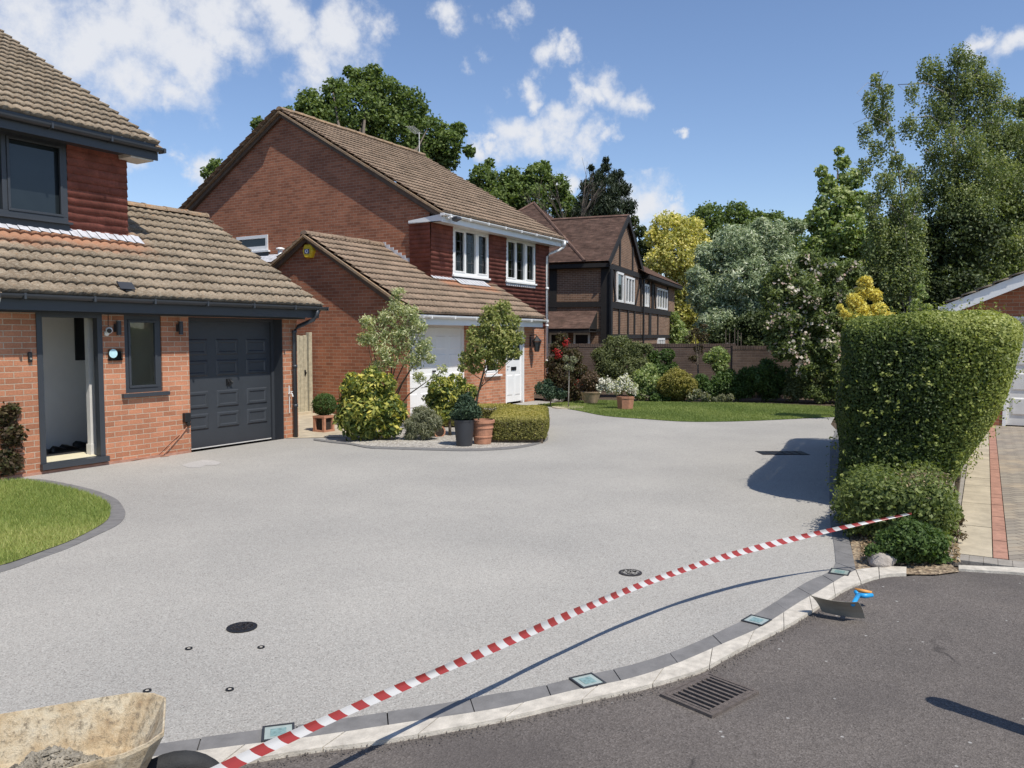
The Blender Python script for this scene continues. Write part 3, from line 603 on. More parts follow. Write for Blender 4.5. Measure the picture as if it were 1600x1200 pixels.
tag(grass(LI + [np.array([5.2,10.6]), np.array([2.5,10.6]), np.array([1.2,6.2])], 170000, .038, .006, LM['grass'], 1), 'short bright green mown grass of the lawn at the left edge', 'grass', kind='stuff')
tag(grass(lawn2, 150000, .035, .014, LM['grass2'], 2), 'mown grass of the lawn in front of the brick garden wall', 'grass', kind='stuff')

# ================================================================ BUILDING PARTS
K = .58; SL = math.sqrt(1+K*K); VU = np.array([0, 1, K])/SL
def win_y(par, x0, x1, z0, z1, Y, mat, lights=(), fw=.055, dep=.07, glass=None, sill=None, name='window', mull=.05, proud=0.0, sub=None):
    """casement set in a wall that faces -y; lights = x positions of the mullions"""
    m = MB(); ya, yb = Y+proud, Y+proud+dep
    m.box(x0, x1, ya, yb, z0, z0+fw); m.box(x0, x1, ya, yb, z1-fw, z1)
    m.box(x0, x0+fw, ya, yb, z0+fw, z1-fw); m.box(x1-fw, x1, ya, yb, z0+fw, z1-fw)
    for q in lights: m.box(q-mull/2, q+mull/2, ya+.004, yb, z0+fw, z1-fw)
    # opening sashes stand a little proud
    xs = [x0+fw] + sorted([q for q in lights]) + [x1-fw]
    if sub:
        for i in sub:
            a = xs[i] + (mull/2 if i else 0); b = xs[i+1] - (mull/2 if i+1 < len(xs)-1 else 0); s = .035; p = ya-.012
            m.box(a, b, p, ya+.03, z0+fw, z0+fw+s); m.box(a, b, p, ya+.03, z1-fw-s, z1-fw); m.box(a, a+s, p, ya+.03, z0+fw+s, z1-fw-s); m.box(b-s, b, p, ya+.03, z0+fw+s, z1-fw-s)
    o = m.build(name, mat, par, bevel=.004)
    g = MB(); g.box(x0+fw*.5, x1-fw*.5, yb-.025, yb-.013, z0+fw*.5, z1-fw*.5); g.build('pane', glass or M['glass'], o)
    if sill:
        s = MB(); s.prism([(Y-sill, z0-.055), (Y+.05, z0-.05), (Y+.05, z0-.002), (Y-sill, z0-.022)], 'x', x0-.05, x1+.05); s.build('sill', mat, o)
    return o
def gutter(par, x0, x1, Y, z, mat, r=.058, brk=.9, name='gutter'):
    m = MB(); n = 8; pr = [(Y + r*math.cos(t), z + r*math.sin(t)) for t in [math.pi + math.pi*k/n for k in range(n+1)]]
    inner = [(Y + (r-.008)*math.cos(t), z + (r-.008)*math.sin(t)) for t in [2*math.pi - math.pi*k/n for k in range(n+1)]]
    m.prism(pr + inner, 'x', x0, x1)
    o = m.build(name, mat, par, smooth=False)
    x = x0 + .3
    while x < x1: b = MB(); b.box(x-.014, x+.014, Y-r-.006, Y+r+.03, z-r-.006, z+.010); b.build('gutter_bracket', mat, o); x += brk
    for xe in (x0, x1): b = MB(); b.box(xe-.006, xe+.008, Y-r-.003, Y+r, z-r-.003, z+.004); b.build('end_cap', mat, o)
    return o
def ridge(par, x0, x1, Y, z, mat=None, r=.11, pitch_=.45):
    m = MB(); x = x0; i = 0; rg = random.Random(int(x0*10))
    while x < x1 - .05:
        e = min(x+pitch_, x1); h = rg.uniform(-.006, .008); n = 8
        pr = [(Y + r*1.05*math.cos(t), z + h + r*.8*math.sin(t)) for t in [math.pi*k/n for k in range(n+1)]]
        m.prism(pr, 'x', x+.004, e-.004)
        pr2 = [(Y + (r+.012)*1.05*math.cos(t), z + h + (r+.012)*.8*math.sin(t)) for t in [math.pi*k/n for k in range(n+1)]]
        m.prism(pr2, 'x', e-.05, e-.006); x = e; i += 1
    return m.build('ridge_tiles', mat or M['ridge'], par)
def verge(par, X, Y0, z0, Y1, z1, mat, w=.05, h=.07, name='verge'):
    m = MB(); m.beam((X, Y0, z0), (X, Y1, z1), w, h); return m.build(name, mat, par)

# ================================================================ HOUSE 1 (left)
Yf = 10.63
h1 = thing('brick_house', 'orange brick house with anthracite garage door and open front doorway at the left', 'house', (5.42, Yf, 0))
D0, D1 = PY(59, 600, Yf)[0], PY(161.5, 600, Yf)[0]
W0, W1 = PY(195, 550, Yf)[0], PY(253, 550, Yf)[0]
g0, g1 = PY(296.5, 600, Yf)[0], PY(443, 600, Yf)[0]
XL, XR = 5.42, PY(465, 600, Yf)[0]
DT, DB = 2.13, .13
wt, wb = 2.11, PY(224, 613, Yf)[2]
m = MB(); m.panel('y', Yf, XL, XR, -.05, 2.36, [(D0, D1, DB-.02, DT), (W0, W1, wb, wt), (g0, g1, -.05, 2.11)], depth=.11)
m.quad((XL,Yf,-.05),(XL,11.95,-.05),(XL,11.95,3.3),(XL,10.3,2.36),(XL,Yf,2.36))
m.quad((XR,Yf,-.05),(XR,16.4,-.05),(XR,16.4,2.4),(XR,13.33,4.05),(XR,Yf,2.5))
m.quad((XR,16.4,-.05),(8.1,16.4,-.05),(8.1,16.4,2.4),(XR,16.4,2.4))
m.add([(g0,Yf+.11,-.05),(g0,Yf+.33,-.05),(g0,Yf+.33,2.11),(g0,Yf+.11,2.11),(g1,Yf+.11,-.05),(g1,Yf+.33,-.05),(g1,Yf+.33,2.11),(g1,Yf+.11,2.11)], [(0,1,2,3),(4,7,6,5),(3,2,6,7)])
m.build('front_wall', M['brick1'], h1)
m = MB(); m.box(1.0, XL, 11.95, 12.0, -.05, 3.36); m.build('side_wall', M['brick1'], h1)
# storm plinth line of mortar along the foot
m = MB(); m.box(XL, g0-.02, Yf-.022, Yf-.001, -.04, .035); m.build('plinth', M['redbrick'], h1)
# upper storey
UX, UY = 8.12, 11.95
m = MB(); m.box(1.0, UX, UY+.04, 22.4, 3.0, 4.78)
m.prism([(UY+.04, 4.78), (22.4, 4.78), (22.4, 5.05), (17.2, 8.07), (UY+.04, 5.05)], 'x', 1.0, UX); m.build('upper_wall', M['brick1'], h1)
uw1 = 7.17
tiled('hanging_tiles', (uw1, UY-.012, 3.22), (1,0,0), (0,-.02,1), UX+.03-uw1, 1.52, .115, M['hang'], h1, amp=0, t=.022, seed=3)
# side course ends of the hanging tiles
m = MB()
for k in range(13): m.add([(UX, UY-.03, 3.22+k*.115), (UX+.045, UY-.03, 3.22+k*.115), (UX+.01, UY-.03, 3.335+k*.115), (UX, UY-.03, 3.335+k*.115), (UX, UY+.6, 3.22+k*.115), (UX+.045, UY+.6, 3.22+k*.115), (UX+.01, UY+.6, 3.335+k*.115), (UX, UY+.6, 3.335+k*.115)], [(0,1,2,3),(4,7,6,5),(1,5,6,2),(0,4,5,1),(3,2,6,7)])
m.build('tile_return', M['hang'], h1)
uw = win_y(h1, 4.9, uw1-.005, 3.50, 4.69, UY-.05, M['anth'], [PY(5, 300, UY)[0]], fw=.075, dep=.09, mull=.07, sub=[1])
m = MB(); m.box(4.9, uw1, UY-.07, UY+.03, 3.32, 3.475); m.box(4.85, uw1+.02, UY-.13, UY+.0, 3.47, 3.50); m.build('window_board', M['anth'], h1)
# upper roof
tiled('upper_roof', (1.0, 11.52, 4.86), (1,0,0), VU, 7.47, 5.68*SL, .3, M['tile1'], h1, seed=5)
tiled('rear_roof', (8.47, 22.88, 4.86), (-1,0,0), np.array([0,-1,K])/SL, 7.47, 5.68*SL, .3, M['tile1'], h1, amp=0, period=.33)
ridge(h1, 1.0, 8.47, 17.2, 8.16)
m = MB(); m.beam((8.46, 11.50, 4.80), (8.46, 17.2, 4.80+5.7*K), .10, .055); m.build('verge', M['ridge'], h1)
m = MB(); m.beam((8.43, 11.56, 4.70), (8.43, 17.2, 4.70+5.64*K), .03, .14); m.build('bargeboard', M['anth'], h1)
m = MB(); m.box(1.0, 8.46, 11.55, 11.575, 4.62, 4.87); m.box(1.0, 8.46, 11.575, 11.98, 4.66, 4.69); m.build('fascia', M['anth'], h1)
m = MB(); m.box(8.0, 8.40, 11.58, 12.0, 4.60, 4.66); m.build('soffit_end', M['whitew'], h1)
gutter(h1, 1.0, 8.52, 11.49, 4.80, M['anth'])
# lower roof
rf = tiled('lower_roof', (5.27, 10.24, 2.33), (1,0,0), VU, 5.51, 3.10*SL, .3, M['tile1b'], h1, seed=7)
tiled('rear_roof', (10.78, 16.43, 2.33), (-1,0,0), np.array([0,-1,K])/SL, 2.7, 3.10*SL, .3, M['tile1'], h1, amp=0, period=.33)
ridge(h1, 8.1, 10.80, 13.33, 4.14)
m = MB(); m.beam((10.77, 10.22, 2.285), (10.77, 13.33, 2.285+3.11*K), .07, .05); m.build('verge', M['bargew'], h1)
m = MB(); m.beam((10.74, 10.30, 2.21), (10.74, 13.33, 2.21+3.03*K), .03, .15); m.build('bargeboard', M['anth'], h1)
m = MB(); m.beam((5.27, 10.20, 2.29), (5.27, 11.95, 2.29+1.75*K), .07, .05); m.build('verge', M['ridge'], h1)
m = MB(); m.beam((5.29, 10.28, 2.20), (5.29, 11.95, 2.20+1.67*K), .03, .17); m.build('bargeboard', M['whitew'], h1)
m = MB(); m.box(5.30, 10.72, 10.285, 10.31, 2.13, 2.35); m.box(5.30, 10.72, 10.31, Yf-.002, 2.16, 2.185); m.box(5.31, 10.70, Yf-.03, Yf-.003, 2.11, 2.16); m.build('fascia', M['anth'], h1)
gutter(h1, 5.25, 10.84, 10.225, 2.325, M['anth'])
# flashing dressed over the tiles under the upper storey
m = MB(); xx = 4.9
def rz(y): return 2.33 + (y-10.24)*K
rgf = random.Random(4)
while xx < 8.30:
    e = xx + .15; d = .13 + .05*rgf.random()
    for (a, b, h) in ((xx, xx+.08, .088), (xx+.08, e, .078)):
        m.quad((a, UY-d, rz(UY-d)+h), (b, UY-d, rz(UY-d)+h*.9), (b, UY+.0, rz(UY)+h+.03), (a, UY+.0, rz(UY)+h+.03))
    xx = e
m.build('lead_flashing', M['lead'], h1)
# down pipe
px_ = PY(457, 600, Yf)[0]
m = MB(); m.tube([(10.62, 10.225, 2.28), (10.62, 10.225, 2.17), (10.56, 10.26, 2.10), (px_+.06, 10.53, 1.98), (px_, 10.565, 1.90), (px_, 10.565, 0.0)], .036, 10)
for z in (.55, 1.25, 1.86): m.tube([(px_, 10.565, z), (px_, 10.565, z+.05)], .045, 10)
m.build('downpipe', M['anth'], h1, smooth=True)
# kitchen style window beside the door
win_y(h1, W0, W1, wb, wt, Yf+.02, M['anth'], (), fw=.07, dep=.07, glass=M['cglass'], sill=None, sub=[0])
m = MB(); m.box(W0-.07, W1+.08, Yf-.06, Yf+.03, wb-.06, wb-.006); m.build('window_sill', M['anth'], h1)
YG = Yf + .20
# garage door with raised panels
m = MB(); m.box(g1-.012, g1-.002, Yf+.01, YG+.015, -.03, 2.10); m.box(g1-.07, g1, YG+.015, YG+.10, -.03, 2.11); m.box(g0, g1-.07, YG+.015, YG+.10, 2.05, 2.11); m.build('garage_door_frame', M['anth'], h1)
gd = MB(); gx0, gx1 = g0, g1-.072; gd.box(gx0, gx1, YG+.05, YG+.09, .012, 2.048)
cw = (gx1-gx0)/3; rows = [(.30, .56), (.64, .92), (1.16, 1.42), (1.50, 1.76)]
for c in range(3):
    for (a, b) in rows:
        u0, u1 = gx0 + c*cw + .085, gx0 + (c+1)*cw - .085
        y0 = YG+.05
        def fr(u0, u1, a, b, d, y0=y0): return [(u0, y0-d, a), (u1, y0-d, a), (u1, y0-d, b), (u0, y0-d, b)]
        A = fr(u0, u1, a, b, .001); B = fr(u0+.02, u1-.02, a+.02, b-.02, .018); C_ = fr(u0+.05, u1-.05, a+.05, b-.05, .018); D_ = fr(u0+.065, u1-.065, a+.065, b-.065, .004)
        gd.add(A+B+C_+D_, [(0,1,5,4),(1,2,6,5),(2,3,7,6),(3,0,4,7),(4,5,9,8),(5,6,10,9),(6,7,11,10),(7,4,8,11),(8,9,13,12),(9,10,14,13),(10,11,15,14),(11,8,12,15),(12,13,14,15)])
gdo = gd.build('garage_door', M['anth'], h1)
hx = (gx0+gx1)/2 + .02; m = MB()
m.box(hx-.05, hx+.05, YG+.028, YG+.048, 1.0, 1.10); m.tube([(hx-.03, YG+.03, 1.09), (hx-.035, YG-.01, 1.05), (hx-.03, YG+.03, .98)], .010, 6); m.tube([(hx+.02, YG+.03, 1.08), (hx+.05, YG-.01, 1.04), (hx+.02, YG+.03, .99)], .010, 6)
m.build('handle', M['black'], gdo)
m = MB(); m.box(gx0, gx1, YG+.045, YG+.10, -.005, .011); m.build('threshold_strip', M['whitew'], h1)
# doorway
m = MB(); fw_ = .075
m.box(D0, D0+fw_, Yf-.015, Yf+.09, DB, DT); m.box(D1-fw_, D1, Yf-.015, Yf+.09, DB, DT); m.box(D0+fw_, D1-fw_, Yf-.015, Yf+.09, DT-fw_, DT)
df = m.build('door_frame', M['anth'], h1, bevel=.004)
m = MB(); m.box(D0-.01, D1+.02, Yf-.07, Yf+.09, DB-.075, DB-.001); m.build('threshold', M['anth'], df)
# hallway behind
m = MB(); fz = .12
m.box(5.5, 8.0, 12.05, 12.1, fz, 2.5); m.box(7.95, 8.0, Yf+.12, 12.05, fz, 2.5); m.box(5.46, 5.5, Yf+.12, 12.1, fz, 2.5); m.box(5.46, 8.0, Yf+.12, 12.1, 2.5, 2.54)
m.box(5.5, D0-.01, Yf+.115, Yf+.13, fz, 2.5); m.box(D1+.30, W0-.02, Yf+.115, Yf+.13, fz, 2.5)
m.build('hall_walls', M['plaster'], h1)
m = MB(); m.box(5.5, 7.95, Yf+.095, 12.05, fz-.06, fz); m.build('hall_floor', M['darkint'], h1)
m = MB(); m.box(D0+.03, D1+.25, Yf+.095, 11.22, fz+.001, fz+.012); m.build('door_mat', M['mat'], h1)
a, b = PY(116, 520, 12.05), PY(138, 560, 12.05)
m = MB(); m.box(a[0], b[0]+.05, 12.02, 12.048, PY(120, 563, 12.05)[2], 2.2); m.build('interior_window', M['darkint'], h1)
m = MB(); m.box(D1-.05, D1+.30, 10.88, 10.96, fz, 2.4); m.box(D1-.065, D1+.30, 10.865, 10.97, fz, fz+.16); m.build('hall_partition', M['whitew'], h1)
m = MB(); m.box(W0+.35, W1+.3, 11.7, 11.72, 1.2, 2.3); m.build('hall_partition', M['whitew'], h1)
# shoes on the hall floor (things of their own)
for i, (sx, sy, rr) in enumerate([(6.75, 11.65, .3), (6.93, 11.70, .1), (7.25, 11.85, -.3), (7.40, 11.80, .2)]):
    t = thing('shoe', 'black shoe on the dark floor inside the open doorway', 'shoe', (sx, sy, fz), group='black shoes inside the doorway')
    m = MB(); ca, sa = math.cos(rr), math.sin(rr)
    def P(u, v, z): return (sx+u*ca-v*sa, sy+u*sa+v*ca, fz+z)
    prof = [(-.14, .030, .07), (-.10, .04, .10), (-.03, .042, .085), (.05, .045, .055), (.11, .042, .042), (.15, .022, .02)]
    vs = []; 
    for (u, wv, h) in prof: vs += [P(u,-wv,.012), P(u,-wv*.9,h*.7), P(u,0,h), P(u,wv*.9,h*.7), P(u,wv,.012)]
    fs = [(i_*5+k, i_*5+k+1, i_*5+k+6, i_*5+k+5) for i_ in range(5) for k in range(4)] + [(0,1,2,3,4), (25,29,28,27,26)]
    m.add(vs, fs); m.build('upper', M['black'], t, smooth=True)
    m = MB(); m.add([P(u, s*wv*1.05, z) for z in (0, .013) for s in (-1, 1) for (u, wv, h) in prof],
        [(i_, i_+1, 7+i_, 6+i_) for i_ in range(5)] + [(12+i_, 18+i_, 19+i_, 13+i_) for i_ in range(5)] + [(i_, 12+i_, 13+i_, i_+1) for i_ in range(5)] + [(6+i_, 7+i_, 19+i_, 18+i_) for i_ in range(5)])
    m.build('sole', M['darkint'], t)

# fittings on house 1
def wall_lamp(px, label):
    p = PY(px, 512, Yf); t = thing('wall_lamp', label, 'wall lamp', (p[0], Yf, p[2]), group='up and down wall lamps')
    m = MB(); m.tube([(p[0], Yf-.075, p[2]-.105), (p[0], Yf-.075, p[2]+.095)], .033, 18); m.build('lamp_body', M['greypot'], t, smooth=False)
    m = MB(); m.box(p[0]-.03, p[0]+.03, Yf-.05, Yf-.001, p[2]-.06, p[2]+.05); m.build('bracket', M['greypot'], t)
    m = MB(); m.tube([(p[0], Yf-.075, p[2]+.090), (p[0], Yf-.075, p[2]+.0965)], .027, 16); m.build('lens', M['cream'], t)
    m = MB(); m.tube([(p[0], Yf-.075, p[2]-.1065), (p[0], Yf-.075, p[2]-.10)], .027, 16); m.build('lens', M['cream'], t)
wall_lamp(180.5, 'grey cylinder wall lamp right beside the white security camera')
wall_lamp(277.5, 'grey cylinder wall lamp between the narrow window and the garage door')
p = PY(170.5, 516, Yf-.08); t = thing('security_camera', 'white round security camera above the pale blue disc plaque', 'camera', (p[0], Yf, p[2]))
m = MB(); dirc = Vector((-.45, -.85, -.18)).normalized(); c = Vector(p)
m.tube([c - dirc*.05, c - dirc*.04, c + dirc*.0, c + dirc*.035], [.02, .042, .045, .040], 20); m.build('housing', M['white'], t, smooth=True)
m = MB(); m.tube([c + dirc*.034, c + dirc*.040], .033, 20); m.build('lens', M['black'], t)
m = MB(); q = PY(166, 521, Yf); m.tube([(q[0], Yf-.001, q[2]), (q[0], Yf-.02, q[2])], .035, 16); m.tube([(q[0], Yf-.02, q[2]), tuple(c - dirc*.04 - Vector((0,0,.02)))], .012, 8); m.build('mount', M['white'], t, smooth=True)
m = MB(); m.tube([(q[0]+.03, Yf-.006, q[2]+.1), (q[0]+.035, Yf-.006, 2.12)], .004, 5); m.build('cable', M['black'], t)
p = PY(178.5, 554.5, Yf); t = thing('house_plaque', 'clear plaque carrying a pale blue disc beside the front doorway', 'plaque', (p[0], Yf, p[2]))
m = MB(); m.box(p[0]-.105, p[0]+.11, Yf-.03, Yf-.018, p[2]-.08, p[2]+.085); m.build('plate', M['cglass'], t)
m = MB(); m.box(p[0]-.105, p[0]+.11, Yf-.017, Yf-.004, p[2]-.08, p[2]-.055); m.box(p[0]+.0, p[0]+.10, Yf-.017, Yf-.004, p[2]-.055, p[2]+.05); m.build('backing', M['greypot'], t)
m = MB(); m.tube([(p[0]-.035, Yf-.034, p[2]+.02), (p[0]-.035, Yf-.031, p[2]+.02)], .062, 28); m.build('disc', M['cyan'], t)
p = PY(46, 558, Yf); t = thing('doorbell', 'small black doorbell on the brick left of the open doorway', 'doorbell', (p[0], Yf, p[2]))
m = MB(); m.box(p[0]-.025, p[0]+.025, Yf-.03, Yf-.001, p[2]-.065, p[2]+.065); m.build('housing', M['black'], t, bevel=.006)
m = MB(); m.tube([(p[0], Yf-.036, p[2]-.02), (p[0], Yf-.030, p[2]-.02)], .014, 12); m.build('button', M['steel'], t)
p = PY(290, 653, Yf); t = thing('cable_outlet', 'black outdoor socket with a trailing cable low beside the garage door', 'socket', (p[0], Yf, p[2]))
m = MB(); m.box(p[0]-.06, p[0]+.045, Yf-.07, Yf-.001, p[2]-.06, p[2]+.08); m.tube([(p[0]+.0, Yf-.05, p[2]-.06), (p[0]+.02, Yf-.05, p[2]-.12)], [.04, .03], 10); m.build('housing', M['black'], t, bevel=.008)
m = MB(); e = PY(250, 719, Yf-.04)
m.tube([(p[0]+.02, Yf-.04, p[2]-.10), (p[0]-.02, Yf-.03, p[2]-.16), (p[0]-.13, Yf-.02, p[2]-.28), (e[0]+.05, Yf-.04, .03), (e[0], Yf-.05, .012), (e[0]+.12, Yf-.09, .012)], .008, 6)
m.tube([(p[0]-.02, Yf-.03, p[2]-.16), (p[0]-.25, Yf-.012, p[2]-.32), (p[0]-.5, Yf-.012, .04), (p[0]-.95, Yf-.03, .012)], .004, 5); m.build('cable', M['terra'], t, smooth=True)
yc = 10.36; c = PY(197, 446.5, yc); t = thing('solar_panel', 'small black solar panel standing on the roof tiles above the gutter', 'solar panel', (c[0], yc, rz(yc)+.05))
m = MB(); m.beam((c[0]-.11, yc-.04, c[2]-.045), (c[0]-.115, yc+.03, c[2]+.06), .012, .012)
u = Vector((1,0,0)); v = Vector((-.1,.55,.8)).normalized(); nn = u.cross(v); cc = Vector((c[0], yc, c[2])); a_, b_ = .115, .06
vs = [cc + u*sx*a_ + v*sy*b_ + nn*sn*.008 for sn in (-1,1) for sx, sy in ((-1,-1),(1,-1),(1,1),(-1,1))]
m.add(vs, [(0,3,2,1),(4,5,6,7),(0,1,5,4),(1,2,6,5),(2,3,7,6),(3,0,4,7)]); m.build('panel', M['greypot'], t)
m = MB(); m.beam(cc + Vector((.0,.02,-.03)), (c[0]+.02, yc+.02, rz(yc+.02)+.02), .03, .03); m.box(c[0]-.04, c[0]+.09, yc-.06, yc+.06, rz(yc)+.03, rz(yc)+.05); m.build('stand', M['black'], t)
# hose tap by the downpipe
p = PY(452, 615, Yf-.02); t = thing('garden_tap', 'small white outdoor tap beside the anthracite downpipe', 'tap', (p[0], Yf, p[2]))
m = MB(); m.tube([(p[0], Yf-.001, p[2]), (p[0], Yf-.09, p[2]), (p[0], Yf-.11, p[2]-.05)], .013, 8); m.tube([(p[0]-.03, Yf-.07, p[2]+.035), (p[0]+.03, Yf-.07, p[2]+.035)], .008, 6); m.tube([(p[0], Yf-.07, p[2]), (p[0], Yf-.07, p[2]+.035)], .008, 6); m.build('spout', M['whitew'], t)
m = MB(); m.tube([(p[0]+.005, Yf-.012, p[2]+.14), (p[0]+.005, Yf-.012, p[2]-.02)], .012, 6); m.tube([(p[0], Yf-.02, .45), (p[0]+.0, Yf-.02, p[2]-.03)], .009, 6); m.build('supply_pipe', M['whitew'], t)

# side gate in the gap
t = thing('side_gate', 'tall pale weathered wooden gate in the gap between the two brick houses', 'gate', (13.4, 13.6, 0))
for i in range(8):
    x = 12.86 + i*.115; m = MB(); m.box(x, x+.108, 13.6, 13.62, .06, 1.83 + .01*math.sin(i*3)); m.build('board', M['fence'], t)
m = MB(); m.box(13.80, 13.90, 13.56, 13.66, 0, 1.90); m.build('post', M['fence'], t, bevel=.005)
m = MB(); m.tube([(13.70, 13.585, 1.0), (13.70, 13.55, .97), (13.70, 13.585, .91)], .009, 8); m.box(13.68, 13.72, 13.588, 13.599, .90, 1.03); m.build('handle', M['black'], t)
m = MB(); m.box(12.8, 13.80, 13.50, 13.75, -.03, .06); m.build('threshold', M['slab'], t)

# ================================================================ HOUSE 2
Y2, X2 = 10.9, 14.05
h2 = thing('brick_house', 'red brick gabled house with white windows, white garage door and hung tiles in the middle', 'house', (X2, Y2, 0))
XE2 = 19.74                                   # right end of the lower roof
MX, MY = 16.72, 12.2                          # corner of the two storey part
MXR = 23.0
dz = lambda y: 2.30 + (y-10.52)*K             # lower roof plane
gy0, gy1 = 10.9, 16.9                         # lower block side gable: ridge at 13.75
m = MB()
hd0, hd1 = PY(790, 600, Y2)[0], PY(818.6, 600, Y2)[0]
hg0, hg1 = PY(638, 600, Y2)[0]+.06, PY(735.5, 600, Y2)[0]
hw0, hw1 = PY(758, 586, Y2)[0], PY(779, 586, Y2)[0]; hwb = PY(768, 585, Y2)[2]
PR = PY(834.6, 600, Y2)[0]
m.panel('y', Y2, X2, PR, -.05, 2.40, [(hg0, hg1, -.05, 2.08), (hw0, hw1, hwb, 1.95), (hd0, hd1, -.05, 2.12)], depth=.12)
m.quad((PR,Y2,-.05),(PR,MY,-.05),(PR,MY,2.5),(PR,Y2,2.40))
m.add([(hg0,Y2+.12,-.05),(hg0,Y2+.33,-.05),(hg0,Y2+.33,2.08),(hg0,Y2+.12,2.08),(hg1,Y2+.12,-.05),(hg1,Y2+.33,-.05),(hg1,Y2+.33,2.08),(hg1,Y2+.12,2.08)], [(0,1,2,3),(4,7,6,5),(3,2,6,7)])
m.build('front_wall', M['brick1'], h2)
m = MB(); m.quad((X2,gy0,-.05),(X2,gy1,-.05),(X2,gy1,2.42),(X2,13.75,4.11),(X2,gy0,2.46)); m.build('side_wall', M['brick2'], h2)
m = MB(); m.panel('y', MY, PR, MXR, -.05, 2.12); m.quad((MXR,MY,-.05),(MXR,22.4,-.05),(MXR,22.4,4.8),(MXR,MY,4.8)); m.quad((MXR,22.4,-.05),(MX,22.4,-.05),(MX,22.4,4.8),(MXR,22.4,4.8)); m.quad((MXR,MY,4.8),(MXR,22.4,4.8),(MXR,17.3,7.86)); m.build('main_wall', M['brick1'], h2)
sw0, sw1, swb, swt = PX(419, 380, MX)[1], PX(372, 385, MX)[1]+.05, PX(418, 391, MX)[2], PX(418, 366.5, MX)[2]
m = MB(); hb = [(sw0, sw1, swb, swt)]
m.panel('x', MX, MY+.02, 22.4, -.05, 4.8, hb, depth=.08); m.add([(MX,MY+.02,4.8),(MX,22.4,4.8),(MX,22.4,5.1),(MX,17.3,8.07),(MX,MY+.02,5.11)],[(0,1,2,3,4)]); m.build('gable_wall', M['brick2'], h2)
# small landing window in the gable
m = MB(); f_ = .09
for (a, b, c, d) in ((sw0, sw1, swb, swb+.13), (sw0, sw1, swt-f_, swt), (sw0, sw0+f_, swb+.13, swt-f_), (sw1-f_, sw1, swb+.13, swt-f_)): m.box(MX-.02, MX+.06, a, b, c, d)
m.box(MX-.08, MX+.03, sw0-.08, sw1+.05, swb-.05, swb-.001)
o = m.build('window', M['white'], h2); m = MB(); m.box(MX+.04, MX+.055, sw0+.05, sw1-.05, swb+.1, swt-.05); m.build('pane', M['glass'], o)
m = MB(); m.box(MX-.05, MX-.002, sw0-.05, sw1, swb-.32, swb-.052); m.build('lead_apron', M['greypot'], h2)
# rear low roof seen between the two houses, with its flashing and a vent cap
tiled('side_roof', (MX-2.6, 16.2, 3.45), (1,0,0), np.array([0,1,-.05]), 2.55, 1.4, .3, M['tile2'], h2, seed=12)
m = MB(); m.quad((MX-.02,14.9,4.12),(MX-.25,14.9,3.95),(MX-.25,18.9,3.92),(MX-.02,18.9,4.18)); m.build('lead_flashing', M['lead'], h2)
vc = PX(438, 392, MX-.35); m = MB(); m.tube([(vc[0],vc[1],3.6),(vc[0],vc[1],vc[2]+.03)], .07, 12); m.lathe((vc[0],vc[1],vc[2]+.02), [(.06,0),(.12,.01),(.12,.05),(.05,.075)]); m.build('vent_cap', M['white'], h2, smooth=True)
# tile hung front and its return
ww = [(PY(705, 400, MY)[0], PY(761, 400, MY)[0]), (PY(788, 400, MY)[0], PY(834, 400, MY)[0])]
wz0, wz1 = 3.44, 4.68
def hangrect(x0, x1, z0, z1, s): tiled('hanging_tiles', (x0, MY-.015, z0), (1,0,0), (0,-.02,1), x1-x0, z1-z0, .115, M['hang'], h2, amp=0, t=.022, seed=s)
m = MB(); m.panel('y', MY-.008, MX+.01, MXR-.005, 2.09, 4.76, [(a, b, wz0, wz1) for a, b in ww], depth=.3)
m.build('upper_wall', M['brick2'], h2)
hangrect(MX-.05, ww[0][0], 2.6, 4.72, 1); hangrect(ww[0][1], ww[1][0], 2.1, 4.72, 2); hangrect(ww[1][1], MXR+.03, 2.1, 4.72, 3)
hangrect(ww[0][0], ww[0][1], 2.6, wz0-.03, 4); hangrect(ww[1][0], ww[1][1], 2.1, wz0-.03, 5)
tiled('tile_return', (MX-.015, MY+.62, 2.9), (0,-1,0), (-.02,0,1), .66, 1.80, .115, M['hang'], h2, amp=0, t=.03, seed=6)
lead = paint('leading', (.10,.10,.10), .6, .1)
for i, (a, b) in enumerate(ww):
    w3 = (b-a); q1, q2 = a + w3*.34, a + w3*.66
    o = win_y(h2, a, b, wz0, wz1, MY-.055, M['white'], [q1, q2], fw=.07, dep=.09, glass=M['cglass'], mull=.07, sub=[0, 2])
    m = MB(); xs = [a+.08, q1, q2, b-.08]
    for k in range(3):
        l, r = xs[k]+.05, xs[k+1]-.05; mid = (l+r)/2
        for x in (l+(r-l)*.28, l+(r-l)*.72): m.box(x-.006, x+.006, MY+.006, MY+.009, wz0+.1, wz1-.1)
        for z in (wz0+.36, wz0+.62, wz0+.9): m.box(l, r, MY+.006, MY+.009, z-.006, z+.006)
    m.build('leading', lead, o)
    m = MB(); z = wz0+.08
    while z < wz0+.62:
        m.box(a+.08, b-.08, MY+.05, MY+.075, z, z+.022); z += .045
    m.build('blind', M['whitew'], o)
    m = MB(); m.box(a+.002, b-.002, MY+.25, MY+.26, wz0+.002, wz1-.002); m.build('dark_backing', M['darkint'], o)  # flat dark sheet, painted as the unlit room behind the glass
    m = MB(); m.box(a-.03, b+.03, MY-.11, MY-.02, wz0-.05, wz0-.004); m.build('sill', M['white'], o)
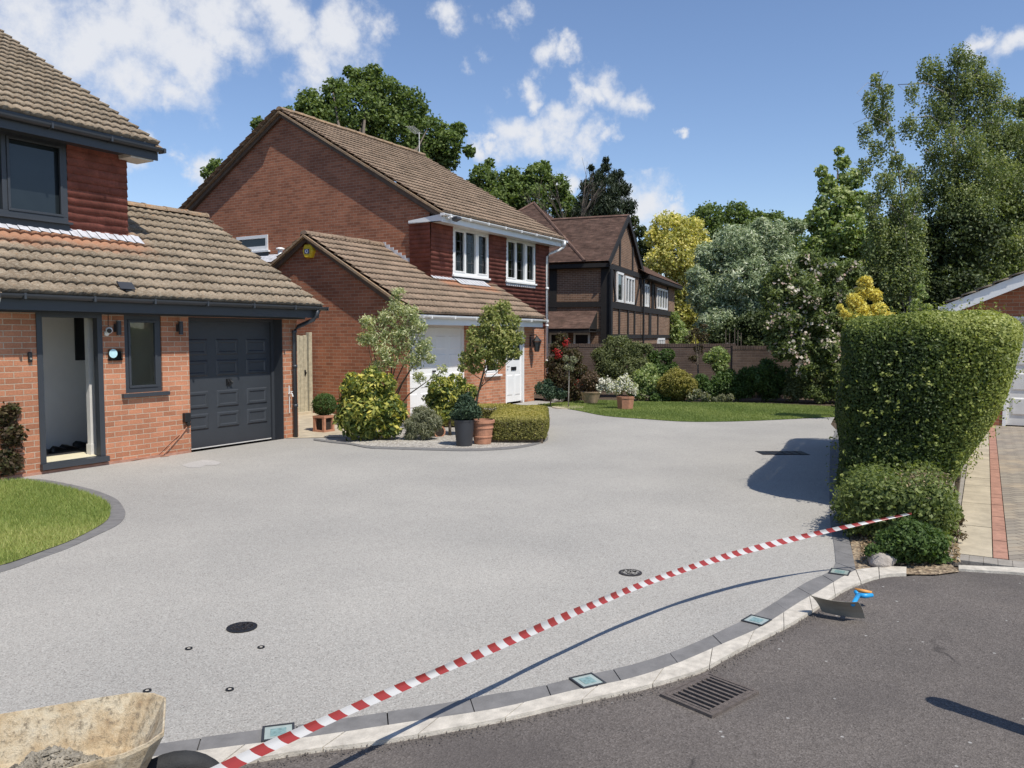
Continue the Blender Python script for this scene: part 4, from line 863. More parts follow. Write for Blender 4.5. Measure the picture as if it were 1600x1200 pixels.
# flashing under the windows: smooth under the first, scalloped under the second
m = MB(); a, b = ww[0]
def fl(m, a, b, zt, zb, scal):
    x = a
    while x < b: 
        if scal: m.box(x, x+.07, MY-.075, MY-.045, zb+.03, zt); m.box(x+.07, min(x+.12,b), MY-.07, MY-.045, zb+.07, zt)
        x += .12
fl(m, ww[1][0], ww[1][1], wz0-.05, wz0-.17, True)
x = MX-.05
while x < 19.3:
    k = 1 if ww[0][0]-.05 < x < ww[0][1]+.1 else .45
    e = x+.165
    if x < 19.1:
        for (p_, q_, h) in ((x, x+.08, .090), (x+.08, e, .080)): m.quad((p_, MY-.30*k, dz(MY-.30*k)+h), (q_, MY-.30*k, dz(MY-.30*k)+h), (q_, MY-.03, dz(MY-.03)+h+.03*k), (p_, MY-.03, dz(MY-.03)+h+.03*k))
    x = e
yy = MY
while yy < 13.7:                                   # stepped flashing where the gable meets the lower roof
    m.box(MX-.022, MX-.004, yy, yy+.13, dz(yy)-.05, dz(yy)+.17); yy += .13
m.build('lead_flashing', M['lead'], h2)
m = MB(); m.box(ww[0][0], ww[0][1], MY-.06, MY-.03, wz0-.14, wz0-.051); m.build('window_board', M['greypot'], h2)
# roofs
tiled('lower_roof', (X2-.14, 10.52, 2.30), (1,0,0), VU, XE2-X2+.14, 3.25*SL, .3, M['tile2b'], h2, seed=21,
      clip=lambda v: (0, 20) if True else None)
tiled('rear_roof', (MX, 17.0, 2.30), (-1,0,0), np.array([0,-1,K])/SL, MX-X2+.14, 3.24*SL, .3, M['tile2'], h2, seed=22)
ridge(h2, X2-.16, MX-.03, 13.77, 4.19, M['tile2'])
tiled('upper_roof', (MX-.15, 11.72, 4.90), (1,0,0), VU, MXR-MX+.45, 5.58*SL, .3, M['tile2'], h2, seed=23)
tiled('rear_roof', (MXR+.3, 22.88, 4.90), (-1,0,0), np.array([0,-1,K])/SL, MXR-MX+.62, 5.58*SL, .3, M['tile2'], h2, amp=0, period=.33)
ridge(h2, MX-.16, MXR+.32, 17.3, 8.17)
for (X, ya, za, yb, zb) in ((MX-.14, 11.70, 4.855, 17.3, 8.10), (MX-.14, 22.9, 4.855, 17.3, 8.10), (X2-.14, 10.50, 2.255, 13.77, 4.15), (X2-.14, 17.0, 2.255, 13.77, 4.15), (MXR+.31, 11.70, 4.855, 17.3, 8.10), (XE2+.01, 10.50, 2.255, 12.19, 2.255+1.69*K)):
    m = MB(); m.beam((X, ya, za), (X, yb, zb), .09, .05); m.build('verge', M['ridge'] if X < 17 else M['tile2'], h2)
    m = MB(); s = 1 if X < 17 else -1; d = .05; m.beam((X+s*.04, ya+(.06 if yb > ya else -.06), za-.075), (X+s*.06, yb, zb-.075), .03, .10); m.build('bargeboard', M['bargew'], h2)
    m = MB(); m.beam((X+s*.09, ya+(.2 if yb > ya else -.2), za-.085+.0), (X+s*.09, yb, zb-.085), .08, .02); m.build('verge_soffit', M['bargew'], h2)
m = MB(); m.box(MX-.12, MXR+.22, 11.76, 11.785, 4.66, 4.88); m.box(MX-.12, MXR+.22, 11.785, 12.18, 4.68, 4.71); m.box(MX-.12, MX-.02, 11.785, 12.80, 4.68, 4.735); m.quad((MX-.125, 11.76, 4.68), (MX-.125, 12.80, 4.70), (MX-.125, 12.80, 4.75), (MX-.125, 11.76, 4.85))
m.build('fascia', M['white'], h2)
gutter(h2, MX-.18, MXR+.4, 11.70, 4.86, M['white'])
m = MB(); m.box(X2+.02, XE2-.05, 10.56, 10.585, 2.06, 2.28); m.box(X2+.02, XE2-.05, 10.585, 10.895, 2.10, 2.13); m.build('fascia', M['white'], h2)
gutter(h2, X2+.02, XE2+.08, 10.505, 2.26, M['white'])
# downpipe of the main roof
dx0 = PY(853, 500, MY-.06)[0]
m = MB(); m.tube([(MXR+.22, 11.70, 4.82), (MXR+.22, 11.70, 4.66), (MXR+.12, 11.8, 4.56), (dx0+.08, 12.06, 4.44), (dx0, 12.10, 4.34), (dx0, 12.10, .12)], .042, 10)
m.tube([(MXR+.22, 11.70, 4.84), (MXR+.22, 11.70, 4.68)], .075, 10)
for z in (1.0, 2.12, 3.3): m.tube([(dx0, 12.10, z), (dx0, 12.10, z+.06)], .055, 10)
m.build('downpipe', M['white'], h2, smooth=True)
YH = Y2 + .20
# garage door, porch window, front door
m = MB(); m.box(hg0, hg0+.09, YH-.01, YH+.09, -.02, 2.08); m.box(hg1-.06, hg1, YH-.01, YH+.09, -.02, 2.08); m.box(hg0+.09, hg1-.06, YH-.01, YH+.09, 2.01, 2.08); m.build('garage_door_frame', M['white'], h2)
gd = MB(); gx0, gx1 = hg0+.092, hg1-.062; gd.box(gx0, gx1, YH+.06, YH+.09, .01, 2.005); n = 4; cw = (gx1-gx0)/n
for c in range(n):
    for (a, b) in ((.18,.50),(.62,.94),(1.06,1.38),(1.50,1.82)):
        u0, u1 = gx0+c*cw+.07, gx0+(c+1)*cw-.07; y0 = YH+.06
        A = [(u0,y0-.001,a),(u1,y0-.001,a),(u1,y0-.001,b),(u0,y0-.001,b)]; B = [(u0+.02,y0-.012,a+.02),(u1-.02,y0-.012,a+.02),(u1-.02,y0-.012,b-.02),(u0+.02,y0-.012,b-.02)]
        gd.add(A+B, [(0,1,5,4),(1,2,6,5),(2,3,7,6),(3,0,4,7),(4,5,6,7)])
gdo = gd.build('garage_door', M['white'], h2); m = MB(); m.box((gx0+gx1)/2-.06, (gx0+gx1)/2+.06, YH+.02, YH+.045, .97, 1.01); m.build('handle', M['black'], gdo)
o = win_y(h2, hw0, hw1, hwb, 1.95, Y2+.02, M['white'], (), fw=.06, dep=.07, glass=M['cglass'], sub=[0])
m = MB(); z = hwb+.1
while z < 1.85: m.box(hw0+.07, hw1-.07, Y2+.10, Y2+.115, z, z+.02); z += .05
m.build('blind', M['whitew'], o); m = MB(); m.box(hw0-.05, hw1+.05, Y2+.125, Y2+.13, hwb-.05, 2.0); m.build('dark_backing', M['darkint'], o)  # dark sheet close behind the blind, coloured as the unlit interior
m = MB(); m.box(hw0-.04, hw1+.08, Y2-.07, Y2+.03, hwb-.05, hwb-.004); m.build('sill', M['white'], o)
dr = MB(); dr.box(hd0+.055, hd1-.055, Y2+.05, Y2+.09, .05, 2.06)
for (a, b) in ((hd0+.14, (hd0+hd1)/2-.06), ((hd0+hd1)/2+.06, hd1-.14)):
    for (zz0, zz1) in ((.22, .78),): 
        dr.add([(a,Y2+.049,zz0),(b,Y2+.049,zz0),(b,Y2+.049,zz1),(a,Y2+.049,zz1),(a+.03,Y2+.036,zz0+.03),(b-.03,Y2+.036,zz0+.03),(b-.03,Y2+.036,zz1-.03),(a+.03,Y2+.036,zz1-.03)], [(0,1,5,4),(1,2,6,5),(2,3,7,6),(3,0,4,7),(4,5,6,7)])
dd = dr.build('front_door', M['white'], h2)
m = MB()
for (a, b) in ((hd0+.17, (hd0+hd1)/2-.07), ((hd0+hd1)/2+.07, hd1-.17)): m.box(a, b, Y2+.038, Y2+.048, 1.18, 1.85)
m.build('glazing', M['glass'], dd)
m = MB(); m.box((hd0+hd1)/2-.13, (hd0+hd1)/2+.13, Y2+.03, Y2+.048, .90, .99); m.tube([(hd0+.10,Y2+.045,1.0),(hd0+.10,Y2+.0,1.0),(hd0+.20,Y2+.0,1.0)], .01, 6); m.build('letter_box', M['black'], dd)
m = MB(); m.box(hd0, hd0+.05, Y2-.01, Y2+.09, 0, 2.12); m.box(hd1-.05, hd1, Y2-.01, Y2+.09, 0, 2.12); m.box(hd0+.05, hd1-.05, Y2-.01, Y2+.09, 2.065, 2.12); m.build('door_frame', M['white'], h2)
# extras on house 2
t = thing('alarm_box', 'yellow hexagonal burglar alarm box high on the brick gable', 'alarm box', (X2, PX(482,393,X2)[1], PX(482,393,X2)[2]))
cy, cz = PX(483,393,X2-.05)[1], PX(483,393,X2)[2]
hx_ = [(-.09,-.155),(.09,-.155),(.165,-.0),(.10,.155),(-.10,.155),(-.165,-.0)]; hy = [(u*.82, v*.86) for u, v in hx_]
m = MB(); A = [(X2-.001, cy+u, cz+v) for u, v in hx_]; B = [(X2-.085, cy+u, cz+v) for u, v in hx_]; C_ = [(X2-.12, cy+u, cz+v) for u, v in hy]
m.add(A+B+C_, [(i, (i+1)%6, 6+(i+1)%6, 6+i) for i in range(6)] + [(6+i, 6+(i+1)%6, 12+(i+1)%6, 12+i) for i in range(6)] + [tuple(range(12,18))]); m.build('cover', M['yellow'], t)
m = MB(); m.box(X2-.127, X2-.121, cy-.075, cy+.075, cz-.065, cz+.045); m.build('badge_border', M['navy'], t)
m = MB(); oc = [(math.cos(R_(22.5+45*k))*.05, math.sin(R_(22.5+45*k))*.05) for k in range(8)]; m.prism([(cy+u, cz-.008+v) for u, v in oc], 'x', X2-.133, X2-.128); m.build('badge', M['cream'], t)
m = MB(); m.prism([(cy, cz-.035), (cy+.02, cz-.008), (cy, cz+.018), (cy-.02, cz-.008)], 'x', X2-.138, X2-.134); m.build('emblem', M['navy'], t)
p = PY(707, 342, 11.66); t = thing('floodlight', 'small black floodlight on a white arm under the upper gutter of the middle house', 'floodlight', tuple(p))
m = MB(); m.tube([(p[0]-.12, 11.76, p[2]+.05), (p[0]-.05, 11.6, p[2]+.02)], .025, 8); m.box(p[0]-.16, p[0]-.04, 11.68, 11.755, p[2]+.0, p[2]+.10); m.build('arm', M['white'], t)
m = MB(); m.prism([(11.60, p[2]-.07), (11.45, p[2]-.01), (11.49, p[2]+.05), (11.63, p[2]+.02)], 'x', p[0]-.09, p[0]+.11); m.build('lamp_head', M['greypot'], t)
p = PY(828, 520, Y2); lx = p[0]; t = thing('carriage_lantern', 'black carriage lantern on the brick pier right of the white front door', 'wall lamp', (lx, Y2, p[2]))
lz = PY(838, 540, Y2-.2)[2]; m = MB(); m.tube([(lx, Y2-.001, lz+.28), (lx, Y2-.20, lz+.30), (lx, Y2-.22, lz+.25)], .013, 6); m.box(lx-.03, lx+.03, Y2-.02, Y2-.001, lz-.02, lz+.25); m.build('bracket', M['black'], t)
m = MB(); m.lathe((lx, Y2-.22, lz), [(.06,-.17),(.06,-.15)], 6); m.lathe((lx, Y2-.22, lz), [(.125,.11),(.135,.13),(.03,.24),(.03,.26)], 6)
for k in range(6):
    a_ = math.pi*2*k/6; m.tube([(lx+.06*math.cos(a_), Y2-.22+.06*math.sin(a_), lz-.155), (lx+.115*math.cos(a_), Y2-.22+.115*math.sin(a_), lz+.115)], .007, 4)
m.build('cage', M['black'], t); m = MB(); m.lathe((lx, Y2-.22, lz), [(.052,-.15),(.105,.105)], 6); m.build('lantern_glass', M['glass'], t)
t = thing('tv_aerial', 'thin television aerial mast standing behind the ridge of the middle house', 'aerial', (23.0, 18.4, 7.4))
ap = PY(655, 207, 18.4); bp = PY(655, 242, 18.4)
m = MB(); m.tube([(ap[0], 18.4, 7.4), (ap[0], 18.4, ap[2])], .018, 6); m.build('mast', M['whitew'], t)
m = MB(); hz_ = ap[2]-.08; m.tube([(ap[0]-1.1, 18.0, hz_+.02), (ap[0]+.1, 18.45, hz_)], .010, 5)
for k in range(7): q = Vector((ap[0]-1.05+k*.16, 18.02+k*.06, hz_+.02)); m.tube([q+Vector((.05,-.16,0)), q+Vector((-.05,.16,0))], .006, 4)
m.build('antenna', M['whitew'], t)

# ================================================================ HOUSE 3 (timber framed)
a3 = R_(9.5); P3 = PD(950, 526, 33.0)
h3 = thing('timber_framed_house', 'brown brick house with black timber framing and plain tiled gable in the distance', 'house', (P3[0], P3[1], 0), a3)
GW, LW = 6.2, 16.0; ez, rzz = 4.85, 7.08; gx = 3.05
m = MB(); m.panel('y', 0, 0, LW, 0, ez); m.quad((0,0,0),(0,9,0),(0,9,ez),(0,0,ez)); m.quad((LW,0,0),(LW,9,0),(LW,9,ez),(LW,0,ez))
m.quad((0,0,ez),(GW,0,ez),(gx,0,rzz-.12)); m.quad((0,9,0),(LW,9,0),(LW,9,ez),(0,9,ez)); m.build('wall', M['brick3'], h3)
kk = (rzz-ez)/(gx+.35); ks = math.sqrt(1+kk*kk)
def plain(name, O, U, V, W, L, seed, clip=None): return tiled(name, O, U, V, W, L, .1, M['tile3'], h3, amp=0, t=.024, period=.33, seed=seed, clip=clip)
r1 = plain('roof', (-.35, 5.5, ez), (0,-1,0), (1,0,kk), 5.64, (gx+.35)*ks, 1)
plain('roof', (GW+.3, -.14, ez), (0,1,0), (-1,0,kk), 5.64, (gx+.35)*ks, 2)
# tall hipped roof behind the gable wing: apex about eight metres up
ha = 8.05; rx, ry = 4.3, 3.7
k1, k2 = (ha-ez)/rx, (ha-ez)/ry; q1, q2 = math.sqrt(1+k1*k1), math.sqrt(1+k2*k2)
plain('hip_roof', (-.4, 8.3, ez), (0,-1,0), (1,0,k1), 2*ry, rx*q1, 5, clip=lambda v: (min(v/q1*ry/rx, ry), max(2*ry - v/q1*ry/rx, ry)))
plain('hip_roof', (-.4, .9, ez), (1,0,0), (0,1,k2), 2*rx, ry*q2, 6, clip=lambda v: (min(v/q2*rx/ry, rx), max(2*rx - v/q2*rx/ry, rx)))
m = MB()
for q in ((-.4,.9),(-.4,8.3)): m.tube([(q[0], q[1], ez+.03), (3.9, 4.6, ha+.03)], .065, 6)
m.tube([(gx, -.16, rzz+.03), (gx, 5.6, rzz+.03)], .075, 6); m.build('ridge_tiles', M['tile3'], h3)
# right wing roof, hipped at the far end
kw = .55; wr = 3.6
plain('wing_roof', (GW-.6, -.4, ez-.05), (1,0,0), (0,1,kw), LW+.4-GW+.6, wr*math.sqrt(1+kw*kw), 7, clip=lambda v: (0, LW+.4-GW+.6 - v/math.sqrt(1+kw*kw)))
plain('wing_roof', (LW+.4, -.4, ez-.05), (0,1,0), (-1,0,kw), 7.2, wr*math.sqrt(1+kw*kw), 8, clip=lambda v: (v/math.sqrt(1+kw*kw), 7.2 - v/math.sqrt(1+kw*kw)))
# barge boards and timbers
m = MB(); m.beam((-.4, -.13, ez-.12), (gx, -.13, rzz-.05), .05, .26); m.beam((GW+.32, -.13, ez-.12), (gx, -.13, rzz-.05), .05, .26); m.build('bargeboard', M['timber'], h3)
m = MB(); m.box(-.33, -.05, -.10, 5.5, ez-.24, ez-.08); m.box(GW+.2, LW+.35, -.42, -.02, ez-.26, ez-.10); m.build('fascia', M['timber'], h3)
T = MB(); y0, y1 = -.05, -.002
T.box(-.06, .52, y0-.02, .30, 0, ez-.1)
def post(x, z0, z1, w=.2): T.box(x-w/2, x+w/2, y0, y1, z0, z1)
T.box(.52, GW, y0-.012, y1, 4.58, 4.80)
T.box(.52, LW, y0-.012, y1, 2.98, 3.24)
T.box(.52, LW, y0-.012, y1, 1.72, 1.90)
for x, w in ((1.85,.2),(3.55,.2),(4.9,.22),(8.55,.55),(10.7,.18),(LW-.12,.24)): post(x, 1.9, 2.98, w)
for x, w in ((1.0,.12),(2.6,.14),(4.8,.18),(6.3,.25),(8.3,.3),(9.2,.5),(13.55,.3)): post(x, 3.24, 4.58, w)
for x in (1.9, 4.4): post(x, 4.8, ez + (min(x, GW-x)+.3)*kk - .28, .18)
T.beam((.65, -.04, 4.5), (1.15, -.04, 3.3), .03, .16); T.beam((6.1, -.04, 4.55), (5.1, -.04, 3.3), .03, .14); T.beam((10.0,-.04,3.3), (9.6,-.04,4.5), .03, .16); T.beam((7.9,-.04,4.5), (8.4,-.04,3.3), .03, .14)
# side face timbers
T.box(-.05, -.002, .3, 8.9, 4.60, 4.80); T.box(-.06, -.002, .3, 8.9, 3.02, 3.24); T.box(-.05, -.002, 2.2, 2.5, 0, 4.6); T.box(-.05,-.002,.3,8.9,2.0,2.12); T.build('timber_frame', M['timber'], h3)
def w3(x0, x1, z0, z1, lights):
    o = win_y(h3, x0, x1, z0, z1, -.08, M['white'], lights, fw=.10, dep=.075, mull=.12)
w3(1.3, 2.45, 3.27, 4.55, []); w3(2.85, 4.65, 3.27, 4.48, [3.45, 4.05]); w3(6.75, 8.05, 3.27, 4.38, [7.2, 7.65]); w3(10.3, 13.3, 3.27, 4.38, [11.0, 11.75, 12.5]); w3(10.6, 12.6, .7, 1.72, [11.1, 11.6, 12.1])
# porch canopy on the side wall
pr = tiled('porch_roof', (-1.25, 5.2, 2.12), (0,-1,0), (1.25,0,.75), 4.75, 1.44, .1, M['tile3'], h3, amp=0, t=.014, period=.33)
m = MB(); m.box(-1.22, -1.16, .45, 5.2, 1.96, 2.12); m.box(-1.16, -.01, .45, 5.2, 1.98, 2.03)
m.prism([(-1.22,2.1),(-.01,2.1),(-.01,2.8)], 'y', .46, .50); m.build('canopy', M['timber'], h3)
for (ya, yb) in ((.75, 1.45), (1.7, 2.5)):
    m = MB()
    for (a, b, c, d) in ((ya, yb, 1.35, 1.45), (ya, yb, 1.88, 1.96), (ya, ya+.08, 1.45, 1.88), (yb-.08, yb, 1.45, 1.88)): m.box(-.07, -.01, a, b, c, d)
    o = m.build('window', M['white'], h3); m = MB(); m.box(-.035, -.02, ya+.05, yb-.05, 1.4, 1.92); m.build('pane', M['glass'], o)
m = MB(); m.tube([(-.12,-.15,ez-.3),(-.12,-.15,.1)], .05, 8); m.tube([(GW+.15,-.15,ez-.3),(GW+.15,-.15,.1)], .05, 8); m.build('downpipe', M['black'], h3)
for (x, z, lb) in ((1.0, 2.6, 'left'), (5.6, 2.6, 'right')):
    pass
# ================================================================ GARAGE 4 (right)
h4 = thing('garage', 'detached garage with white door and white bargeboard at the right edge behind the tall hedge', 'garage', (19, .45, 0))
x4 = 19.0; yl, yr = .42, -5.6; ym = (yl+yr)/2
eave = lambda y: 2.43 + (.42+.23-y)*.435 if y > ym else 0
m = MB(); m.panel('x', x4, yr, yl, -.05, 2.45, [(-5.2, -.36, -.05, 2.14)], depth=.1)
m.quad((x4,yl,2.45),(x4,yr,2.45),(x4,ym,2.45+3.01*.435)); m.quad((x4,yl,-.05),(x4+6,yl,-.05),(x4+6,yl,2.45),(x4,yl,2.45)); m.quad((x4,yr,-.05),(x4+6,yr,-.05),(x4+6,yr,2.45),(x4,yr,2.45)); m.quad((x4+6,yl,-.05),(x4+6,yr,-.05),(x4+6,yr,2.45),(x4+6,ym,3.76),(x4+6,yl,2.45)); m.build('wall', M['brick2'], h4)
m = MB(); k4 = .435
m.beam((x4-.32, yl+.24, 2.36), (x4-.32, ym, 2.36+(yl+.24-ym)*k4), .03, .22); m.beam((x4-.32, yr-.24, 2.36), (x4-.32, ym, 2.36+(yl+.24-ym)*k4), .03, .22)
m.build('bargeboard', M['white'], h4)
m = MB(); m.box(x4-.33, x4-.0, yl+.12, yl+.34, 2.27, 2.45); m.build('box_end', M['white'], h4)
m = MB(); m.beam((x4-.17, yl+.2, 2.30), (x4-.17, ym, 2.30+(yl+.2-ym)*k4), .28, .02); m.build('verge_soffit', M['white'], h4)
s4 = math.sqrt(1+k4*k4)
tiled('roof', (x4+6.3, yl+.28, 2.46), (-1,0,0), (0,-1,k4), 6.68, 3.25*s4, .3, M['tile1'], h4, seed=31)
tiled('roof', (x4-.38, yr-.28, 2.46), (1,0,0), (0,1,k4), 6.68, 3.25*s4, .3, M['tile1'], h4, amp=0, period=.33, seed=32)
ridge(h4, x4-.38, x4+6.3, ym, 2.46+3.25*k4)
gutter(h4, x4-.3, x4+6.2, yl+.36, 2.42, M['white'])
gd = MB(); gd.box(x4+.05, x4+.09, -5.2, -.40, .02, 2.13)
for (a, b) in ((.22,.58),(.72,1.08),(1.22,1.58),(1.68,1.98)):
    for k in range(6):
        u0, u1 = -1.05-k*.8+.0, -.48-k*.8
        A = [(x4+.049,u0,a),(x4+.049,u1,a),(x4+.049,u1,b),(x4+.049,u0,b)]; B = [(x4+.03,u0+.03,a+.03),(x4+.03,u1-.03,a+.03),(x4+.03,u1-.03,b-.03),(x4+.03,u0+.03,b-.03)]
        gd.add(A+B, [(0,1,5,4),(1,2,6,5),(2,3,7,6),(3,0,4,7),(4,5,6,7)])
gd.build('garage_door', M['whitew'], h4)
m = MB(); m.box(x4-.02, x4+.1, -.40, -.34, 0, 2.16); m.box(x4-.02, x4+.1, -5.2, -.40, 2.135, 2.2); m.build('garage_door_frame', M['white'], h4)

# ================================================================ GARDEN WALLS (perpendicular to the view)
def gwall(label, xa, xb, D, zt, s):
    pa, pb = PD(xa, 526, D), PD(xb, 526, D); L = float(np.linalg.norm((pb-pa)[:2])); ang = math.atan2(pb[1]-pa[1], pb[0]-pa[0])
    t = thing('garden_wall', label, 'garden wall', (pa[0], pa[1], 0), ang)
    m = MB(); m.box(0, L, 0, .22, -.05, zt); m.build('brickwork', M['brickw'], t)
    m = MB(); rg = random.Random(s); x = 0
    while x < L: m.box(x, min(x+.068, L), -.012, .232, zt, zt+.11+rg.uniform(-.004,.004)); x += .076
    m.build('coping', M['brickw'], t); return t
gwall('long brown brick garden wall with brick-on-edge top running behind the flower pots', 853, 1150, 26.2, 1.46, 1)
gwall('nearer section of brown brick garden wall under the pink flowering shrub', 1145, 1430, 23.6, 1.42, 2)
# ================================================================ TREES BEYOND
plant('oak_tree', 'broad dark green oak rising behind the gabled middle house', 'tree', 48,
  [(568,128,24),(600,146,30),(525,145,26),(640,165,32),(485,165,27),(450,190,24),(560,180,50),(500,200,40),(620,205,48),(672,212,34),(700,225,26),(733,236,11),(716,203,14),(655,245,40),(700,250,20),(402,194,12),(412,228,24),(340,262,16),(325,272,12),(365,275,20),(585,112,13),(545,112,10)],
  LM['oak'], .20, .15, k=9, seed=11, trunk=.5, limbs=10, base=(560,590), sub=.22, shell=.5, group=None)
plant('oak_tree', 'dark green rounded oak between the middle house roof and the leafless tree', 'tree', 55,
  [(755,278,24),(742,292,16),(800,290,30),(840,275,24),(870,292,22),(825,310,40),(780,320,40),(882,322,26),(850,262,12),(765,255,9),(905,335,16)],
  LM['oak'], .22, .16, k=9, seed=12, trunk=.4, limbs=6, sub=.22, shell=.5)
def bare(name, label, D, bx, by, top, seed):
    b = PD(bx, by, D); t = thing(name, label, 'tree', (b[0], b[1], 0)); rg = random.Random(seed); m = MB()
    def grow(p, d, L, r, n):
        q = p + d*L; m.tube([p, p.lerp(q, .5) + Vector((rg.gauss(0,.03),rg.gauss(0,.03),0))*L, q], [r, r*.8, r*.55], 5)
        if n == 0: return
        for _ in range(3 if n > 1 else 4):
            dd = (d + Vector((rg.gauss(0,.26), rg.gauss(0,.26), rg.gauss(.08,.15)))).normalized(); grow(p.lerp(q, rg.uniform(.55,1)), dd, L*rg.uniform(.55,.8), r*.55, n-1)
    H = PD(bx, top, D)[2]; grow(Vector((b[0], b[1], 0)), Vector((0,0,1)), H*.43, .13, 4); m.build('branches', M['bark'], t); return t
bare('leafless_tree', 'small leafless tree between the dark oak and the drooping conifer', 50, 893, 526, 275, 3)
plant('conifer_tree', 'dark drooping conifer standing above the timber framed house roof', 'tree', 52,
  [(947,250,6),(946,262,10),(935,278,14),(960,280,15),(924,262,6),(918,292,14),(945,302,26),(974,296,14),(914,316,17),(950,328,32),(982,322,15),(905,333,14),(930,338,26),(968,272,8)],
  LM['cedar'], .26, .07, k=8, seed=13, trunk=.22, limbs=8, sub=.25, shell=.15, droop=1.5, leafname='crown')
plant('tree', 'dark green tree just right of the timber framed gable behind the yellow tree', 'tree', 53,
  [(1000,362,12),(1003,390,17),(1010,425,20),(1012,460,20),(990,345,9)], LM['dark'], .2, .13, k=9, seed=14, trunk=.2, limbs=2)
plant('yellow_leaved_tree', 'pale yellow green tree beside the timber framed house', 'tree', 51,
  [(1045,358,30),(1078,365,28),(1022,372,17),(1060,398,40),(1095,392,24),(1028,408,22),(1072,445,38),(1098,485,34),(1060,490,26),(1085,525,26),(1105,440,26)],
  LM['gold'], .19, .12, k=9, seed=15, trunk=.25, limbs=5, sub=.2, shell=.6, lobes=1.2)
plant('tree', 'mid green round topped tree showing behind the yellow and silvery trees', 'tree', 58,
  [(1110,338,24),(1090,345,16),(1150,335,22),(1183,345,19),(1210,348,20),(1237,356,18),(1170,370,35),(1225,385,36),(1130,372,30)],
  LM['oak'], .2, .14, k=9, seed=16, trunk=.3, limbs=4, sub=.22)
plant('silvery_tree', 'large silvery leaved tree left of the pink flowering shrub', 'tree', 29,
  [(1150,388,40),(1200,378,38),(1112,402,28),(1160,440,52),(1215,425,45),(1112,460,40),(1168,490,50),(1240,462,38),(1122,508,36),(1200,515,42),(1190,352,14),(1245,355,14),(1090,430,18)],
  LM['silver'], .15, .045, k=10, seed=17, trunk=.18, limbs=8, sub=.2, shell=.6, lobes=1.3, upb=.5)
plant('lime_tree', 'pale green pointed tree left of the leaning birch', 'tree', 34,
  [(1311,236,8),(1316,255,13),(1330,280,20),(1283,268,10),(1292,288,16),(1305,318,32),(1340,318,24),(1280,345,24),(1262,350,10),(1320,365,44),(1278,392,34),(1355,385,36),(1340,430,42),(1292,432,42),(1250,400,20)],
  LM['fresh'], .17, .12, k=9, seed=18, trunk=.25, limbs=6, sub=.2, shell=.55)
plant('tree', 'dark evergreen mass behind the golden conifer and under the birches', 'tree', 27,
  [(1440,400,48),(1385,395,30),(1370,440,32),(1410,350,24),(1500,375,62),(1420,450,45),(1480,455,55),(1400,490,40),(1460,500,50),(1390,420,24),(1372,470,28)],
  LM['dark'], .13, .08, k=10, seed=19, trunk=.25, limbs=4, sub=.22, shell=.5)
plant('tree', 'dark green spreading tree filling the right edge above the detached garage', 'tree', 29,
  [(1560,330,45),(1600,300,50),(1560,400,60),(1625,370,60),(1590,450,50),(1530,450,45),(1540,500,40),(1590,215,24),(1600,170,18),(1640,240,50),(1565,270,26),(1515,320,40)],
  LM['birch'], .10, .065, k=9, seed=20, trunk=.3, limbs=6, sub=.2, shell=.5)
def birch(label, D, trunkpx, cs, seed, r, k=5.5):
    p0 = PD(*trunkpx[0], D); t = thing('birch_tree', label, 'tree', (p0[0], p0[1], 0))
    ells = circ(D, cs, .6, seed); C, N, Q = clumpy(ells, .085, .058, k*1.0, seed, .19, .25, lobes=.8)
    rg = np.random.default_rng(seed); C[:, 2] -= rg.uniform(0, 1, len(C))**2*.55          # hanging twigs
    leaves('crown', C, N, .082, .055, LM['birch'], t, seed, Q, droop=1.0)
    m = MB(); pts = [Vector((p0[0], p0[1], 0))] + [Vector(PD(x, y, D)) for x, y in trunkpx[1:]]; n = len(pts)
    m.tube(pts, [r*(1-.9*i/(n-1)) for i in range(n)], 8); rr = random.Random(seed)
    for e in ells:
        c = Vector(e[0]); j = min(range(1, n), key=lambda i: (pts[i]-c).length + (3 if pts[i].z > c.z+.5 else 0)); s = pts[j-1].lerp(pts[j], rr.uniform(.3, 1))
        q = c + Vector((rr.uniform(-.4,.4), rr.uniform(-.4,.4), .35*e[1][0])); h = s.lerp(q, .5) + Vector((0,0,.25))
        m.tube([s, h, q, q.lerp(c, .6)+Vector((rr.uniform(-.4,.4),0,-e[1][0]*.6))], [r*.28, r*.18, r*.10, r*.04], 5)
    m.build('trunk', M['birch'], t, smooth=True); return t
birch('tall birch with white trunk rising highest above the garage roof', 27, [(1500,526),(1500,400),(1500,320),(1492,240),(1488,180),(1495,120),(1500,90)],
  [(1500,85,20),(1455,105,22),(1505,125,36),(1545,130,26),(1425,138,12),(1470,165,34),(1530,180,42),(1450,200,20),(1560,215,34),(1500,230,45),(1540,270,42),(1470,280,34),(1580,270,28),(1510,320,46),(1440,310,22),(1455,240,14),(1420,190,16),(1592,200,20),(1575,160,16),(1530,95,14),(1475,120,14),(1430,270,16)], 21, .11)
birch('slender leaning birch with drooping twigs left of the tall birch', 25, [(1425,526),(1422,430),(1412,330),(1402,250),(1385,180),(1372,135)],
  [(1368,122,10),(1385,140,13),(1360,150,13),(1378,175,20),(1352,200,13),(1392,205,10),(1370,228,14),(1400,245,14),(1352,255,13),(1385,280,20),(1418,265,13),(1365,310,16),(1408,310,22),(1390,350,24),(1425,350,24),(1370,385,26),(1405,400,26),(1362,330,12),(1430,300,12),(1395,430,24),(1412,370,18),(1372,345,16),(1425,395,26),(1420,430,30)], 22, .045, 6.5)
